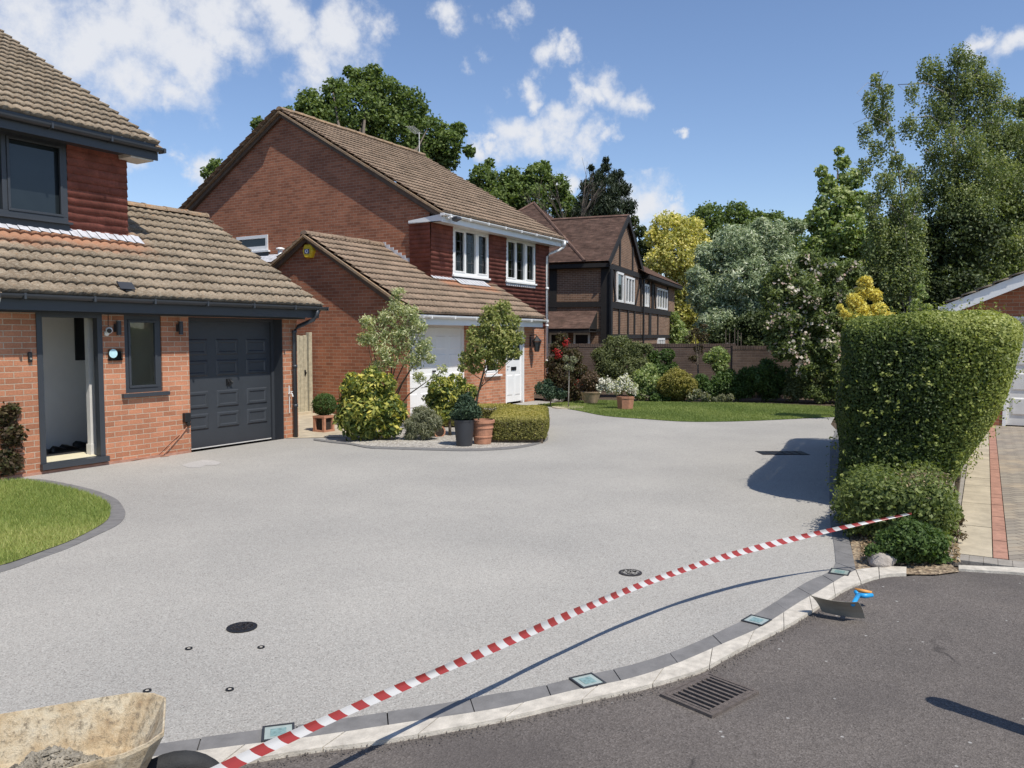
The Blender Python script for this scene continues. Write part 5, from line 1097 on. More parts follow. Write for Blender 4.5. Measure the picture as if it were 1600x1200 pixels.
for (D, cs, lb, sd) in ((62, [(1000,500,30),(1040,510,34),(1080,505,34),(1120,500,36),(1160,505,36),(1060,470,20),(1140,478,22)], 'distant dark wood edge seen low behind the yellow tree', 91),
                        (58, [(1200,500,40),(1250,500,40),(1300,495,42),(1350,500,40),(1230,460,30),(1290,450,30)], 'distant dark wood edge seen low behind the silvery tree', 92),
                        (56, [(1400,500,42),(1450,500,42),(1500,500,42),(1550,500,42),(1600,500,42),(1650,500,42)], 'distant dark wood edge seen low behind the tall hedge', 93)):
    plant('tree', lb, 'tree', D, cs, LM['dark'], .34, .24, k=7, seed=sd, trunk=.3, limbs=3)
plant('tall_bush', 'very dark tall bush standing just behind the garden wall under the silvery tree', 'bush', 27.6, [(1150,515,22),(1180,510,28),(1120,525,18),(1205,505,28),(1170,540,24),(1200,540,26)], LM['dark'], .10, .06, k=9, seed=94, trunk=.05)
plant('tall_bush', 'very dark tall bush behind the wall at the back of the flowering shrub', 'bush', 26.5, [(1240,520,28),(1275,505,30),(1310,500,30),(1345,505,30),(1290,545,28),(1335,545,30),(1375,520,30)], LM['dark'], .10, .06, k=9, seed=95, trunk=.05)
# ================================================================ BORDER PLANTING
ppk = plant('flowering_tree', 'large open shrub dotted with pale pink and white blossoms behind the far wall', 'shrub', 21.5,
  [(1225,430,26),(1262,405,18),(1290,425,26),(1325,425,22),(1345,440,15),(1210,465,25),(1255,460,34),(1300,460,32),(1225,500,32),(1275,500,34),(1320,500,26),(1245,535,26),(1290,545,28),(1205,440,14),(1320,555,26),(1225,545,22),(1335,520,24),(1260,575,26),(1300,580,26),(1215,525,24),(1330,470,20)],
  LM['shrub'], .12, .05, k=11, seed=24, trunk=.045, limbs=10, base=(1290,626), sub=.2, shell=.5, flowers=(LM['ppet'], 170, .10, .06))
plant('golden_conifer', 'bright golden yellow conifer just above the left end of the tall hedge', 'conifer', 17,
  [(1352,441,11),(1350,457,15),(1368,462,11),(1335,470,13),(1342,487,17),(1372,485,15),(1322,490,10),(1390,495,9),(1350,510,24),(1312,480,5)],
  LM['golden'], .085, .03, k=11, seed=25, trunk=.06, sub=.22, shell=.5, lobes=1.3)
plant('laurel_shoot', 'small upright laurel shoot showing above the middle of the tall hedge', 'shrub', 17, [(1437,448,6),(1442,462,8),(1430,475,10),(1448,482,9),(1436,500,14)], LM['fresh'], .10, .035, k=4, seed=26, trunk=.02, sub=.4, shell=.2)
plant('wall_climber', 'bright green climber at the far corner of the timber framed house', 'climber', 46.5, [(1052,495,10),(1058,512,14),(1050,528,14),(1068,525,14),(1062,540,14)], LM['fresh'], .14, .10, k=8, seed=27, trunk=.04)
plant('flowering_shrub', 'tall shrub with a few red flowers beside the white downpipe', 'shrub', 22.6,
  [(878,528,9),(872,545,13),(892,560,20),(868,570,17),(905,580,14),(880,592,26),(866,612,18),(900,612,20)], LM['red'], .08, .04, k=8, seed=28, trunk=.04, limbs=4)
for i, (x, y) in enumerate(((885,535),(871,552))):
    pass
def rosette(x, y, D, mat, par, n=40, r=.09, L=.06, seed=0):
    rg = np.random.default_rng(seed); c = PD(x, y, D); P = c + rg.normal(0, r*.5, (n, 3)); leaves('flowers', P, np.tile(-FW, (n,1)), L, L*.8, mat, par, seed)
rs = bpy.data.objects['flowering_shrub']
for i, (x, y) in enumerate(((886,534),(883,538),(871,551),(874,556),(905,600))): rosette(x, y, 22.1, LM['rpet'], rs, 30, .10, .06, i)
plant('green_bush', 'large mounded green bush against the wall behind the potted white flowers', 'bush', 24,
  [(965,545,24),(940,556,16),(990,548,18),(950,575,22),(975,575,26),(1000,570,16),(940,590,18),(1010,545,10)], LM['heb'], .09, .028, k=11, seed=29, trunk=.05)
plant('green_bush', 'loose mid green climbing bush on the wall right of the mounded bush', 'bush', 24.6, [(1022,560,14),(1042,555,12),(1028,580,16),(1048,575,12)], LM['box'], .08, .05, k=8, seed=30, trunk=.03)
plant('green_bush', 'fresh green bush between the white flowers and the clipped dome bush', 'bush', 22.6, [(1003,590,16),(1022,600,18),(1005,612,16),(1028,615,14),(1015,578,12)], LM['fresh'], .07, .04, k=9, seed=31, trunk=.03)
plant('clipped_bush', 'clipped dome shaped bush with yellow green top in the border', 'bush', 22.3, [(1058,598,24),(1045,604,19),(1072,604,18),(1058,612,20)], LM['yhedge'], .045, .028, k=12, seed=32, trunk=.04, shell=.8, sub=.16, lobes=2)
plant('small_tree', 'small round headed tree against the wall with bright green top', 'small tree', 24.6, [(1122,555,15),(1108,560,10),(1135,560,9),(1125,572,14)], LM['fresh'], .07, .045, k=9, seed=33, trunk=.03, base=(1122,612))
plant('climbing_rose', 'thin leggy reddish climber growing up over the wall top', 'climber', 25, [(1085,520,9),(1098,527,10),(1075,530,8),(1092,545,9),(1100,510,6),(1083,560,8)], LM['red'], .07, .04, k=4, seed=34, trunk=.035, limbs=9, base=(1092,618), sub=.4)
plant('low_bush', 'low dark shrub at the foot of the wall step', 'bush', 22.4, [(1130,600,20),(1150,608,18),(1112,608,18),(1095,600,16),(1140,590,14)], LM['box'], .07, .04, k=10, seed=35, trunk=.02)
plant('low_bush', 'dark leafy clump right of the wall step under the shrub', 'bush', 22.3, [(1185,592,24),(1168,604,20),(1205,606,22),(1225,594,24),(1200,575,16),(1165,585,12)], LM['box'], .12, .03, k=9, seed=36, trunk=.02, droop=-.5)
plant('low_bush', 'dark low bush farthest right in the border beside the tall hedge', 'bush', 21.9, [(1250,598,24),(1275,592,28),(1297,602,26),(1240,612,18),(1302,575,24),(1325,600,30),(1260,575,18)], LM['heb'], .08, .045, k=9, seed=37, trunk=.02)
plant('low_bush', 'leafy green clump at the foot of the flowering shrub', 'bush', 21.6, [(1268,612,15),(1290,608,18),(1308,614,15),(1282,620,12)], LM['shrub'], .08, .04, k=8, seed=96, trunk=.02)
plant('hosta_clump', 'pale edged leafy clump at the lawn edge below the dome bush', 'plant', 21.9, [(1090,616,9),(1102,620,9),(1080,621,7)], LM['lav'], .09, .05, k=8, seed=38, leafname='foliage')
plant('hosta_clump', 'small grey green clump at the lawn edge below the climbing rose', 'plant', 21.9, [(1128,622,7),(1140,621,7),(1118,624,5)], LM['lav'], .07, .03, k=8, seed=39, leafname='foliage')
plant('low_bush', 'dark green bush in the border between the potted flowers and the dome', 'bush', 22.2, [(990,614,10),(1040,620,10),(1025,622,9)], LM['box'], .06, .035, k=10, seed=40, trunk=.02)
plant('low_bush', 'dark green foliage at the corner pier of the middle house', 'bush', 20.8, [(846,608,12),(862,614,12),(876,616,10),(856,600,9)], LM['blue'], .06, .035, k=10, seed=41, trunk=.02)
plant('sapling', 'slim bare stemmed sapling at the left end of the far lawn', 'sapling', DY(637), [(889,574,8),(896,562,7),(884,560,6)], LM['lav'], .05, .03, k=4, seed=42, trunk=.018, base=(888,637), bark=M['birch'])
o = struct('planting_circle', MB().lathe(tuple(G(888,637)), [(.42,0),(.42,.02),(.40,.025)], 24), M['slab'])
for i, (x, y, r, lb) in enumerate(((858,622,.14,'rounded pale rock nearest the white downpipe'),(872,624,.17,'rounded greyish rock in the row left of the sapling'),(884,622,.19,'larger mauve grey rock behind the sapling stem'),(1370,876,.15,'half buried pale stone under the low shrub beside the kerb'))):
    g_ = G(x, y+3) if y < 800 else G(1376, 882)
    t = None; bm = bmesh.new(); bmesh.ops.create_icosphere(bm, subdivisions=3, radius=1); rg = random.Random(i)
    sx, sy, sz = r*1.3, r, r*.62
    if y > 800: sx, sy, sz = .13, .11, .07
    for v in bm.verts:
        n_ = math.sin(v.co.x*3+i)*math.cos(v.co.y*4+i*2)*.12 + math.sin(v.co.z*5+v.co.x*4)*.06
        v.co *= 1+n_; v.co = Vector((v.co.x*sx, v.co.y*sy, v.co.z*sz))
    me = bpy.data.meshes.new('rock'); bm.to_mesh(me); bm.free(); o = finish('rock', me, M['rock'], None, True); o.location = (g_[0], g_[1], sz*.5); tag(o, lb, 'rock')
# trellis canes above the wall
for i, (x, yt) in enumerate(((1134,515),(1140,520),(1148,513),(1153,516),(1158,520))):
    b, tp = PD(x, 545, 26.9), PD(x, yt, 26.9); m = MB(); m.tube([(b[0], b[1], 0), (tp[0], tp[1], tp[2])], .013, 6)
    for zc in (.35, .9): m.tube([(b[0], b[1], zc), (b[0], b[1], zc+.02)], .022, 6)
    o = m.build('garden_cane', M['bark'], None); o.location = (0,0,0)
    me = o.data; me.transform(Matrix.Translation((-b[0], -b[1], 0))); o.location = (b[0], b[1], 0)
    tag(o, 'pale thin cane standing upright just above the garden wall top', 'cane', 'pale garden canes above the wall')
# pots of the far lawn
def lathe_pot(name, label, base, prof, mat, soil_r, soil_z, rimz=None, group=None, n=32):
    t = thing(name, label, 'plant pot', tuple(base), group=group)
    m = MB(); b = base; m.lathe(b, prof, n); m.build('pot_body', mat, t, smooth=False)
    m = MB(); m.lathe((b[0], b[1], b[2]), [(soil_r, soil_z-.02), (soil_r, soil_z)], 24); m.build('soil', M['soil'], t); return t
b = G(923, 631); lathe_pot('plant_pot', 'wide sandy bowl shaped pot of bronze foliage at the back of the far lawn', b, [(.15,0),(.17,.02),(.25,.25),(.275,.30),(.285,.33),(.26,.335),(.24,.30)], M['terra2'], .25, .29)
plant('potted_shrub', 'bronze leaved shrub growing in the wide sandy bowl pot', 'shrub', DY(631), [(922,594,16),(910,602,10),(936,600,10),(925,606,12)], LM['brown'], .06, .035, k=8, seed=43, base=(923,631), zg=.29)
b = G(977, 640); lathe_pot('plant_pot', 'square sided terracotta pot of white flowers on the far lawn', b, [(.19,.0),(.20,.03),(.225,.28),(.235,.28),(.24,.33),(.215,.335),(.20,.30)], M['terra'], .21, .29, n=8)
plant('potted_flowers', 'white flowering shrub in the terracotta pot on the far lawn', 'flowers', DY(640), [(975,600,14),(966,608,10),(986,606,11),(978,592,8),(955,604,6),(993,613,6)], LM['varieg'], .05, .03, k=5, seed=44, base=(977,640), zg=.29, flowers=(LM['wpet'], 90, .04, .022))
plant('flowering_shrub', 'white flowering shrub between the bronze and the white flowered pots', 'shrub', 21.0, [(945,596,9),(952,606,9),(938,605,6),(960,598,6)], LM['lav'], .05, .03, k=4, seed=45, flowers=(LM['wpet'], 70, .05, .03))
# ================================================================ ISLAND BED OF THE MIDDLE HOUSE
D_ = DY(688)
plant('spotted_laurel', 'big round spotted laurel with yellow tipped leaves on the gravel bed', 'bush', D_,
  [(572,606,26),(548,606,18),(600,600,20),(548,632,24),(575,640,36),(605,636,26),(622,648,16),(560,660,30),(590,664,28),(540,655,18),(612,668,16),(580,585,14),(550,592,12)],
  LM['aucuba'], .125, .048, k=8.5, seed=51, trunk=.05, shell=.65, sub=.22, upb=.6)
plant('box_ball', 'clipped dark green box ball in the terracotta cube pot by the side gate', 'bush', 15.3, [(507,632,19)], LM['box'], .026, .018, k=14, seed=52, zg=.30, base=(505,672), shell=.88, sub=.12, lobes=2)
b = PD(506, 672, 15.3); b[2] = 0; t = thing('cube_planter', 'terracotta cube planter with open sides beside the side gate', 'planter', tuple(b)); m = MB(); s_ = .115
for (u, v) in ((-1,-1),(1,-1),(1,1),(-1,1)): m.box(b[0]+u*s_-.025, b[0]+u*s_+.025, b[1]+v*s_-.025, b[1]+v*s_+.025, .04, .27)
m.build('corner_post', M['terra'], t); m = MB(); m.box(b[0]-.145, b[0]+.145, b[1]-.145, b[1]+.145, .27, .31); m.build('rim', M['terra'], t); m = MB(); m.box(b[0]-.145, b[0]+.145, b[1]-.145, b[1]+.145, 0, .04); m.build('base', M['terra'], t)
m = MB(); m.box(b[0]-.095, b[0]+.095, b[1]-.095, b[1]+.095, .04, .27); m.build('liner', M['soil'], t)
t = plant('variegated_shrub', 'tall open variegated shrub in front of the middle house side wall', 'shrub', 15.6,
  [(622,458,12),(618,478,15),(640,492,20),(606,500,20),(575,505,15),(655,510,15),(590,528,22),(630,525,26),(662,540,17),(568,530,12),(606,556,24),(645,560,20),(672,560,10),(590,575,14),(692,577,9),(680,590,8),(655,590,12)],
  LM['varieg'], .078, .024, k=3.4, seed=53, sub=.3, shell=.2, base=(598,665))
m = MB(); rgv = random.Random(2); bb = Vector(G(598,665)); 
for e in [(622,458),(640,492),(580,505),(600,528),(655,520),(662,545),(606,560),(690,580),(645,570),(575,540)]:
    q = Vector(PD(e[0], e[1], 15.6+rgv.uniform(-.3,.3))); s0 = Vector((bb.x+rgv.uniform(-.08,.08), bb.y+rgv.uniform(-.08,.08), 0)); m.tube([s0, s0.lerp(q,.45)+Vector((0,0,.15)), q], [.022,.014,.004], 6)
m.build('stems', M['twig'], t, smooth=True)
plant('small_tree', 'small yellow green tree on a thin trunk in front of the white garage and door', 'small tree', 16.2,
  [(786,482,15),(765,488,14),(768,510,24),(798,505,18),(742,522,15),(785,535,28),(750,545,24),(808,528,14),(728,560,12),(742,572,14),(775,560,20),(805,552,11),(722,575,8)],
  LM['acer'], .058, .034, k=6.5, seed=54, trunk=.03, limbs=7, base=(741,650), sub=.25, shell=.4)
plant('spotted_laurel', 'smaller spotted laurel behind the dark grey pot', 'bush', 14.6, [(688,606,20),(712,600,18),(732,612,14),(700,625,24),(720,632,22),(678,625,16),(690,645,18)], LM['aucuba'], .10, .036, k=9, seed=55, trunk=.03, shell=.65, upb=.6)
plant('lavender_bush', 'grey green feathery bush between the two spotted laurels', 'bush', 14.0, [(660,652,20),(645,664,14),(676,660,14),(665,672,16),(642,680,10)], LM['lav'], .11, .012, k=16, seed=56, upb=.9, shell=.4, sub=.3, droop=-1.2)
bp_ = G(725.5, 697); lathe_pot('tall_pot', 'tall dark grey tapered pot on the gravel edge', bp_, [(.125,0),(.13,.01),(.165,.40),(.172,.425),(.172,.44),(.158,.44),(.155,.40)], M['greypot'], .155, .41)
plant('potted_conifer', 'dark green feathery conifer in the tall grey pot', 'conifer', DY(697), [(727,642,18),(714,648,12),(742,644,12),(728,624,12),(735,634,12),(720,632,9)], LM['blue'], .06, .02, k=12, seed=57, base=(725.5,697), zg=.42, trunk=.015, shell=.3)
bp_ = G(754, 694); lathe_pot('terracotta_pot', 'ribbed terracotta pot squeezed between the grey pot and the low hedge', bp_, [(.13,0),(.14,.02),(.155,.12),(.165,.125),(.165,.145),(.158,.15),(.175,.27),(.185,.275),(.185,.295),(.178,.30),(.185,.36),(.205,.365),(.205,.41),(.18,.415),(.175,.38)], M['terra'], .175, .38)
for i, (x, y, a_, lb) in enumerate(((604,680,.8,'small terracotta pot lying on its side under the big laurel'),(684,682,-.6,'terracotta pot tipped over on the gravel below the feathery bush'))):
    b = G(x, y); t = thing('fallen_pot', lb, 'plant pot', (b[0], b[1], 0)); m = MB(); d = Vector((math.cos(a_-1.6), math.sin(a_-1.6), 0)); c = Vector((b[0], b[1], .10))
    m.tube([c-d*.11, c+d*.08, c+d*.082, c+d*.115, c+d*.112], [.065,.095,.108,.11,.09], 20); m.build('pot_body', M['terra'], t)
    m = MB(); m.tube([c+d*.113, c+d*.117], .085, 18); m.build('opening', M['soil'], t)
# clipped hedges as leafy shells
def box_shell(n, size, rnd_p=5, taper=None, seed=0, depth=.06, faces=(1,1,1,1,1)):
    rg = np.random.default_rng(seed); a, b, c = size; ar = np.array([b*c, b*c, a*c, a*c, a*b])*np.array(faces); ar /= ar.sum()
    f = rg.choice(5, n, p=ar); u = rg.uniform(-1, 1, (n, 2)); P = np.zeros((n, 3)); N = np.zeros((n, 3))
    for k, (ax, sg) in enumerate(((0,-1),(0,1),(1,-1),(1,1),(2,1))):
        i = f == k; o = [q for q in (0,1,2) if q != ax]; P[i, ax] = sg; P[i, o[0]] = u[i, 0]; P[i, o[1]] = u[i, 1]; N[i, ax] = sg
    q = (np.abs(P)**rnd_p).sum(1)**(-1/rnd_p); P *= q[:, None]**1.0; Nn = np.sign(P)*np.abs(P)**(rnd_p-1); Nn /= np.linalg.norm(Nn, axis=1)[:, None]
    P = P*(np.array([a, b, c])/2); P[:, 2] += c/2
    P -= Nn*(rg.uniform(0, 1, n)**1.5*depth)[:, None]
    return P, Nn
def lump(P, N, amp, sc, seed):
    a = np.sin(P[:,0]*sc+seed)*np.sin(P[:,1]*sc*1.3+seed*2)+np.sin(P[:,2]*sc*1.7+P[:,0]*sc*.6)+.5*np.sin(P[:,1]*sc*3.1+P[:,2]*sc*2.3)
    return P + N*(a*amp)[:, None]
t = thing('low_hedge', 'low clipped yellow topped box hedge at the right end of the gravel bed', 'hedge', tuple((G(765,697)+G(846,691))/2*np.array([1,1,0])))
A, B = G(765,697), G(848,690); vdir = np.array([.89,.455]); 
def hedge_piece(c, ang, size, n, seed, taper=0):
    P, N = box_shell(n, size, 7, seed=seed, depth=.05); P = lump(P, N, .008, 5, seed); ca, sa = math.cos(ang), math.sin(ang); Rm = np.array([[ca,-sa,0],[sa,ca,0],[0,0,1]])
    return P@Rm.T + np.array([c[0], c[1], 0.02]), N@Rm.T
ang = math.atan2(vdir[1], vdir[0]); mid = (A+B)/2; w_ = float(np.linalg.norm((B-A)[:2])); L_ = 2.7
# vertical faces are dull green, the young top growth is yellow
P1, N1 = hedge_piece((mid[0]+vdir[0]*L_/2, mid[1]+vdir[1]*L_/2), ang, (L_, w_*.97, .43), 42000, 61)
P2, N2 = hedge_piece((mid[0]+vdir[0]*(L_-.2)-.55*.0+(-vdir[1])*.9, mid[1]+vdir[1]*(L_-.2)+vdir[0]*.9), ang+math.pi/2, (1.7, .5, .43), 12000, 62)
P = np.concatenate([P1,P2]); N = np.concatenate([N1,N2]); rg = np.random.default_rng(5)
q = np.clip((P[:,2]-.36)*7, 0, .75) + rg.normal(.18,.16,len(P))
leaves('foliage', P, N, .034, .022, LM['yhedge'], t, 61, q, rand=.7)
m = MB(); c0 = np.array([mid[0]+vdir[0]*L_/2, mid[1]+vdir[1]*L_/2])
for (c, a, s) in ((c0, ang, (L_-.16, w_-.18, .34)), (np.array([mid[0]+vdir[0]*(L_-.2)-vdir[1]*.9, mid[1]+vdir[1]*(L_-.2)+vdir[0]*.9]), ang+math.pi/2, (1.5,.34,.33))):
    ca, sa = math.cos(a), math.sin(a); m.add([(c[0]+u*s[0]/2*ca-v*s[1]/2*sa, c[1]+u*s[0]/2*sa+v*s[1]/2*ca, z) for z in (0, s[2]) for u, v in ((-1,-1),(1,-1),(1,1),(-1,1))], [(4,5,6,7),(0,1,5,4),(1,2,6,5),(2,3,7,6),(3,0,4,7)])
m.build('twigs', M['twig'], t)
# the tall hedge
t = thing('tall_hedge', 'tall clipped privet hedge with bright right side between the grey driveway and the garage drive', 'hedge', (11.4, .7, 0))
n = 235000; P, N = box_shell(n, (5.4, 1.86, 1.97), 9, seed=71, depth=.13, faces=(1.7,.3,1,.8,1.2))
x0 = 11.75
zz = np.clip(P[:,2]/2.0, 0, 1); 
P[:,1] += .53; yl_ = 1.36; yr_ = -.38 + .70*(1-zz)**1.5; P[:,1] = yr_ + (P[:,1]+.40)/1.86*(yl_-yr_)
tt_ = (P[:,1]-yr_)/(yl_-yr_); P = lump(P, N, .022, 3.2, 7); P[:,0] *= 1.05; P[:,0] += x0 + .08; P[:,1] += np.clip(tt_,0,1)*(P[:,0]-9.1)*.085; P[:,2] += .06 + .03*np.sin(P[:,1]*3)
rg = np.random.default_rng(9); q = .15 + rg.normal(0,.12,n) + .45*np.clip((P[:,2]-1.72)*4,0,1) + .6*np.clip((.62-P[:,1])*1.3,0,1) + .10*np.sin(P[:,1]*6+P[:,2]*4)*np.sin(P[:,2]*5)  # top and right leaves lightened, front kept dark: sunlight put into leaf colour
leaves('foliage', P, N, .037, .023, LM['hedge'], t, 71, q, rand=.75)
# loose shoots sticking out
k = 700; i = rg.choice(n, k, replace=False); S = np.repeat(P[i], 7, 0) + np.repeat(N[i], 7, 0)*np.tile(np.linspace(.02,.13,7), k)[:,None] + rg.normal(0,.012,(k*7,3))
leaves('shoots', S, np.repeat(N[i],7,0), .036, .02, LM['hedge'], t, 72, rg.uniform(.4,1,k*7), rand=.9)
m = MB(); ys = lambda z: (-.38+.78*(1-z/2)**1.5+.17, 1.36-.17)
zs = [.15, .6, 1.2, 1.72]; vs = []
for z in zs: a, b = ys(z); vs += [(x0-2.5,a,z),(x0+2.65,a,z),(x0+2.65,b+.40,z),(x0-2.5,b,z)]
m.add(vs, [(4*i+k, 4*i+(k+1)%4, 4*i+4+(k+1)%4, 4*i+4+k) for i in range(3) for k in range(4)] + [(12,13,14,15)]); m.build('twigs', paint('hedge_inner_twigs', (.028,.030,.014), .95, .5, 20), t)
m = MB(); rgt = random.Random(3)
for k in range(14): x, y = x0-2.5+k*.38, .53+rgt.uniform(-.3,.3); m.tube([(x,y,0),(x+rgt.uniform(-.1,.1),y+rgt.uniform(-.1,.1),.5)], [.03,.02], 6)
m.build('stems', M['twig'], t)
# low hedge in front of it
t = thing('low_hedge', 'low leafy hedge stub in front of the tall privet hedge', 'hedge', (8.3, .6, 0))
P, N = box_shell(50000, (1.6, .78, .47), 7, seed=81, depth=.12); P = lump(P, N, .035, 5, 3)
P[:,0] += 8.35; P[:,1] += .67 + (P[:,0]-8.28)*.08; kk2 = 1500; i2 = np.random.default_rng(4).choice(len(P), kk2); Sx = np.repeat(P[i2], 6, 0) + np.repeat(N[i2], 6, 0)*np.tile(np.linspace(.02,.11,6), kk2)[:,None] + np.random.default_rng(6).normal(0,.014,(kk2*6,3)); leaves('shoots', Sx, np.repeat(N[i2],6,0), .042, .022, LM['ivy'], t, 86, None, rand=.9)
rg = np.random.default_rng(8); leaves('foliage', P, N, .046, .028, LM['ivy'], t, 81, rg.uniform(0,1,len(P)), rand=.85)
P3_ = np.stack([rg.normal(8.25,.2,1600), rg.normal(.45,.09,1600), .485+rg.normal(0,.015,1600)], 1); leaves('clippings', P3_, np.tile([0,0,1.],(1600,1)), .045, .014, paint('dry_clippings', (.30,.24,.14), .9, .2), t, 83)
m = MB(); m.box(7.75, 9.0, .40, .92, 0, .33); m.build('twigs', M['twig'], t)
plant('evergreen_shrub', 'rounded dark green shrub at the road edge where the barrier tape is tied', 'shrub', DY(880), [(1425,842,34),(1395,850,26),(1450,850,30),(1420,868,26),(1455,872,22),(1478,882,14),(1390,872,20),(1365,862,14)], LM['box'], .038, .019, k=11, seed=82, sub=.2, shell=.6, trunk=.02)
plant('twiggy_weed', 'sparse twiggy weed beside the shrub at the path edge', 'plant', 7.0, [(1500,815,9),(1494,832,9),(1505,838,7)], LM['brown'], .035, .012, k=2.5, seed=84, base=(1495,850), trunk=.006, limbs=6, sub=.4, shell=.2)
plant('rose_bush', 'reddish green rose bush against the brick corner at the far left', 'bush', 10.2, [(16,642,15),(6,660,20),(22,680,18),(8,700,24),(-20,680,34),(14,722,22),(-25,725,28),(2,735,20)], LM['red'], .06, .036, k=8, seed=85, trunk=.02, limbs=4, shell=.4)
# ================================================================ GROUND FITTINGS
def disc_cover(name, label, x, y, r, mat, group=None, pattern=0):
    g_ = G(x, y); t = thing(name, label, 'cover', (g_[0], g_[1], 0), group=group)
    m = MB(); m.lathe((g_[0], g_[1], 0), [(r,.0005),(r,.007),(r-.012,.008)], 36); m.build('frame', mat, t)
    m = MB(); rg = random.Random(int(x))
    for k in range(140 if pattern else 60):
        a_ = rg.uniform(0, 6.28); q_ = (r-.025)*math.sqrt(rg.random()); s = .006; X_, Y_ = g_[0]+q_*math.cos(a_), g_[1]+q_*math.sin(a_); m.box(X_-s, X_+s, Y_-s, Y_+s, .0082, .0105)
    m.build('studs', M['resin'] if pattern else M['iron'], t); return t
disc_cover('manhole_cover', 'round black inspection cover set in the driveway at the lower left', 378, 981, .092, M['black'])
disc_cover('manhole_cover', 'round resin filled inspection cover near the barrier tape', 985, 895.5, .088, M['iron'], pattern=1)
for (x, y, lb) in ((295,1014,'small black ring fitting left of the pair below the round cover'),(408,1012,'small black ring fitting right of the pair below the round cover'),(359,1078,'small black ring fitting nearest the kerb between barrow and tape'),(230,1080,'small black ring fitting half hidden behind the wheelbarrow rim')):
    g_ = G(x, y); t = thing('ring_fitting', lb, 'ground fitting', (g_[0], g_[1], 0)); m = MB(); m.lathe((g_[0], g_[1], 0), [(.021,.0),(.021,.006),(.012,.007),(.011,.002)], 20); m.build('ring', M['black'], t)
    m = MB(); m.lathe((g_[0], g_[1], 0), [(.009,.0),(.009,.005)], 14); m.build('insert', M['kerb'], t)
g_ = G(1222, 708); t = thing('drain_cover', 'long dark drain cover in the hedge shadow on the driveway', 'drain cover', (g_[0], g_[1], 0)); m = MB(); dx_, dy_ = RT[0], RT[1]
ang = math.atan2(dy_, dx_)
def rbox(m, c, ang, lx, ly, z0, z1, ox=0, oy=0):
    ca, sa = math.cos(ang), math.sin(ang); vs = []
    for z in (z0, z1):
        for u, v in ((-1,-1),(1,-1),(1,1),(-1,1)):
            a_, b_ = ox+u*lx/2, oy+v*ly/2; vs.append((c[0]+a_*ca-b_*sa, c[1]+a_*sa+b_*ca, z))
    return m.add(vs, [(0,3,2,1),(4,5,6,7),(0,1,5,4),(1,2,6,5),(2,3,7,6),(3,0,4,7)])
rbox(m, g_, ang, .72, .40, 0, .005); m.build('frame', M['iron'], t); m = MB()
for k in range(6): rbox(m, g_, ang, .09, .34, .0052, .009, -.29+k*.116)
m.build('grating', M['black'], t)
for (x, y, u, v, lb) in ((435,1148,(480,1133),(391,1144),'glass deck light in the edging left of centre, under the barrier tape'),(918,1067,(980,1042),(892,1062),'glass deck light in the edging left of the storm drain grate'),(1182,972,(1200,949),(1169,967),'glass deck light in the edging left of the trowel'),(1312,896,(1306,884),(1297,898),'glass deck light at the outer corner of the edging near the stone')):
    g_ = G(x, y); a_ = G(*u)-G(*v); an = math.atan2(a_[1], a_[0]); t = thing('deck_light', lb, 'deck light', (g_[0], g_[1], 0), group='square glass lights in the driveway edging')
    m = MB(); s = .066
    for (ox, oy, lx, ly) in ((0,-s,.142,.010),(0,s,.142,.010),(-s,0,.010,.122),(s,0,.010,.122)): rbox(m, g_, an, lx, ly, .0, .016, ox, oy)
    m.build('frame', M['greypot'], t); m = MB(); rbox(m, g_, an, .12, .12, .002, .013); m.build('glass_block', paint('pale_green_glass', (.34,.39,.35), .12, .12, 30), t)
    m = MB(); rbox(m, g_, an, .07, .07, .0135, .0145); m.build('solar_cell', paint('blue_green_cell', (.20,.30,.28), .2, .3, 60), t)
# storm drain grate: frame with nine slots
c = (G(1022,1089)+G(1115,1116)+G(1188,1078)+G(1108,1052))/4; e1 = G(1115,1116)-G(1022,1089); e2 = G(1115,1116)-G(1188,1078); an = math.atan2((G(1188,1078)-G(1115,1116))[1], (G(1188,1078)-G(1115,1116))[0])
LX = float(np.linalg.norm(e2)); LY = float(np.linalg.norm(e1))
t = thing('storm_drain_grate', 'brown slotted iron storm drain grate in the road beside the kerb', 'drain grate', (c[0], c[1], 0)); zt = .004
m = MB(); rbox(m, c, an, LX-.01, LY-.01, -.10, -.0095); m.build('slot_shade', paint('slot_shade_black', (.003,.003,.003), .95, .1, spec=.0), t)  # near-black slab just under the bars; the drain's inner shade is painted
m = MB(); fr = .018
rbox(m, c, an, LX, fr, -.02, zt, 0, -LY/2+fr/2); rbox(m, c, an, LX, fr, -.02, zt, 0, LY/2-fr/2); rbox(m, c, an, fr, LY-2*fr, -.02, zt, -LX/2+fr/2, 0); rbox(m, c, an, fr, LY-2*fr, -.02, zt, LX/2-fr/2, 0)
gi = paint('rusty_brown_iron', (.15,.122,.104), .8, .3, 30, bump=1); m.build('frame', gi, t)
m = MB(); nb = 9; inner = LX-2*fr-.01; pw = inner/nb
rbox(m, c, an, inner, .022, -.02, zt-.001, 0, -LY/2+fr+.014); rbox(m, c, an, inner, .022, -.02, zt-.001, 0, LY/2-fr-.014)
for k in range(nb+1): rbox(m, c, an, pw*.38, LY-2*fr-.05, -.02, zt-.001, -inner/2+k*pw if 0 < k < nb else (-inner/2+pw*.21 if k == 0 else inner/2-pw*.21), 0)
m.build('grating', gi, t)
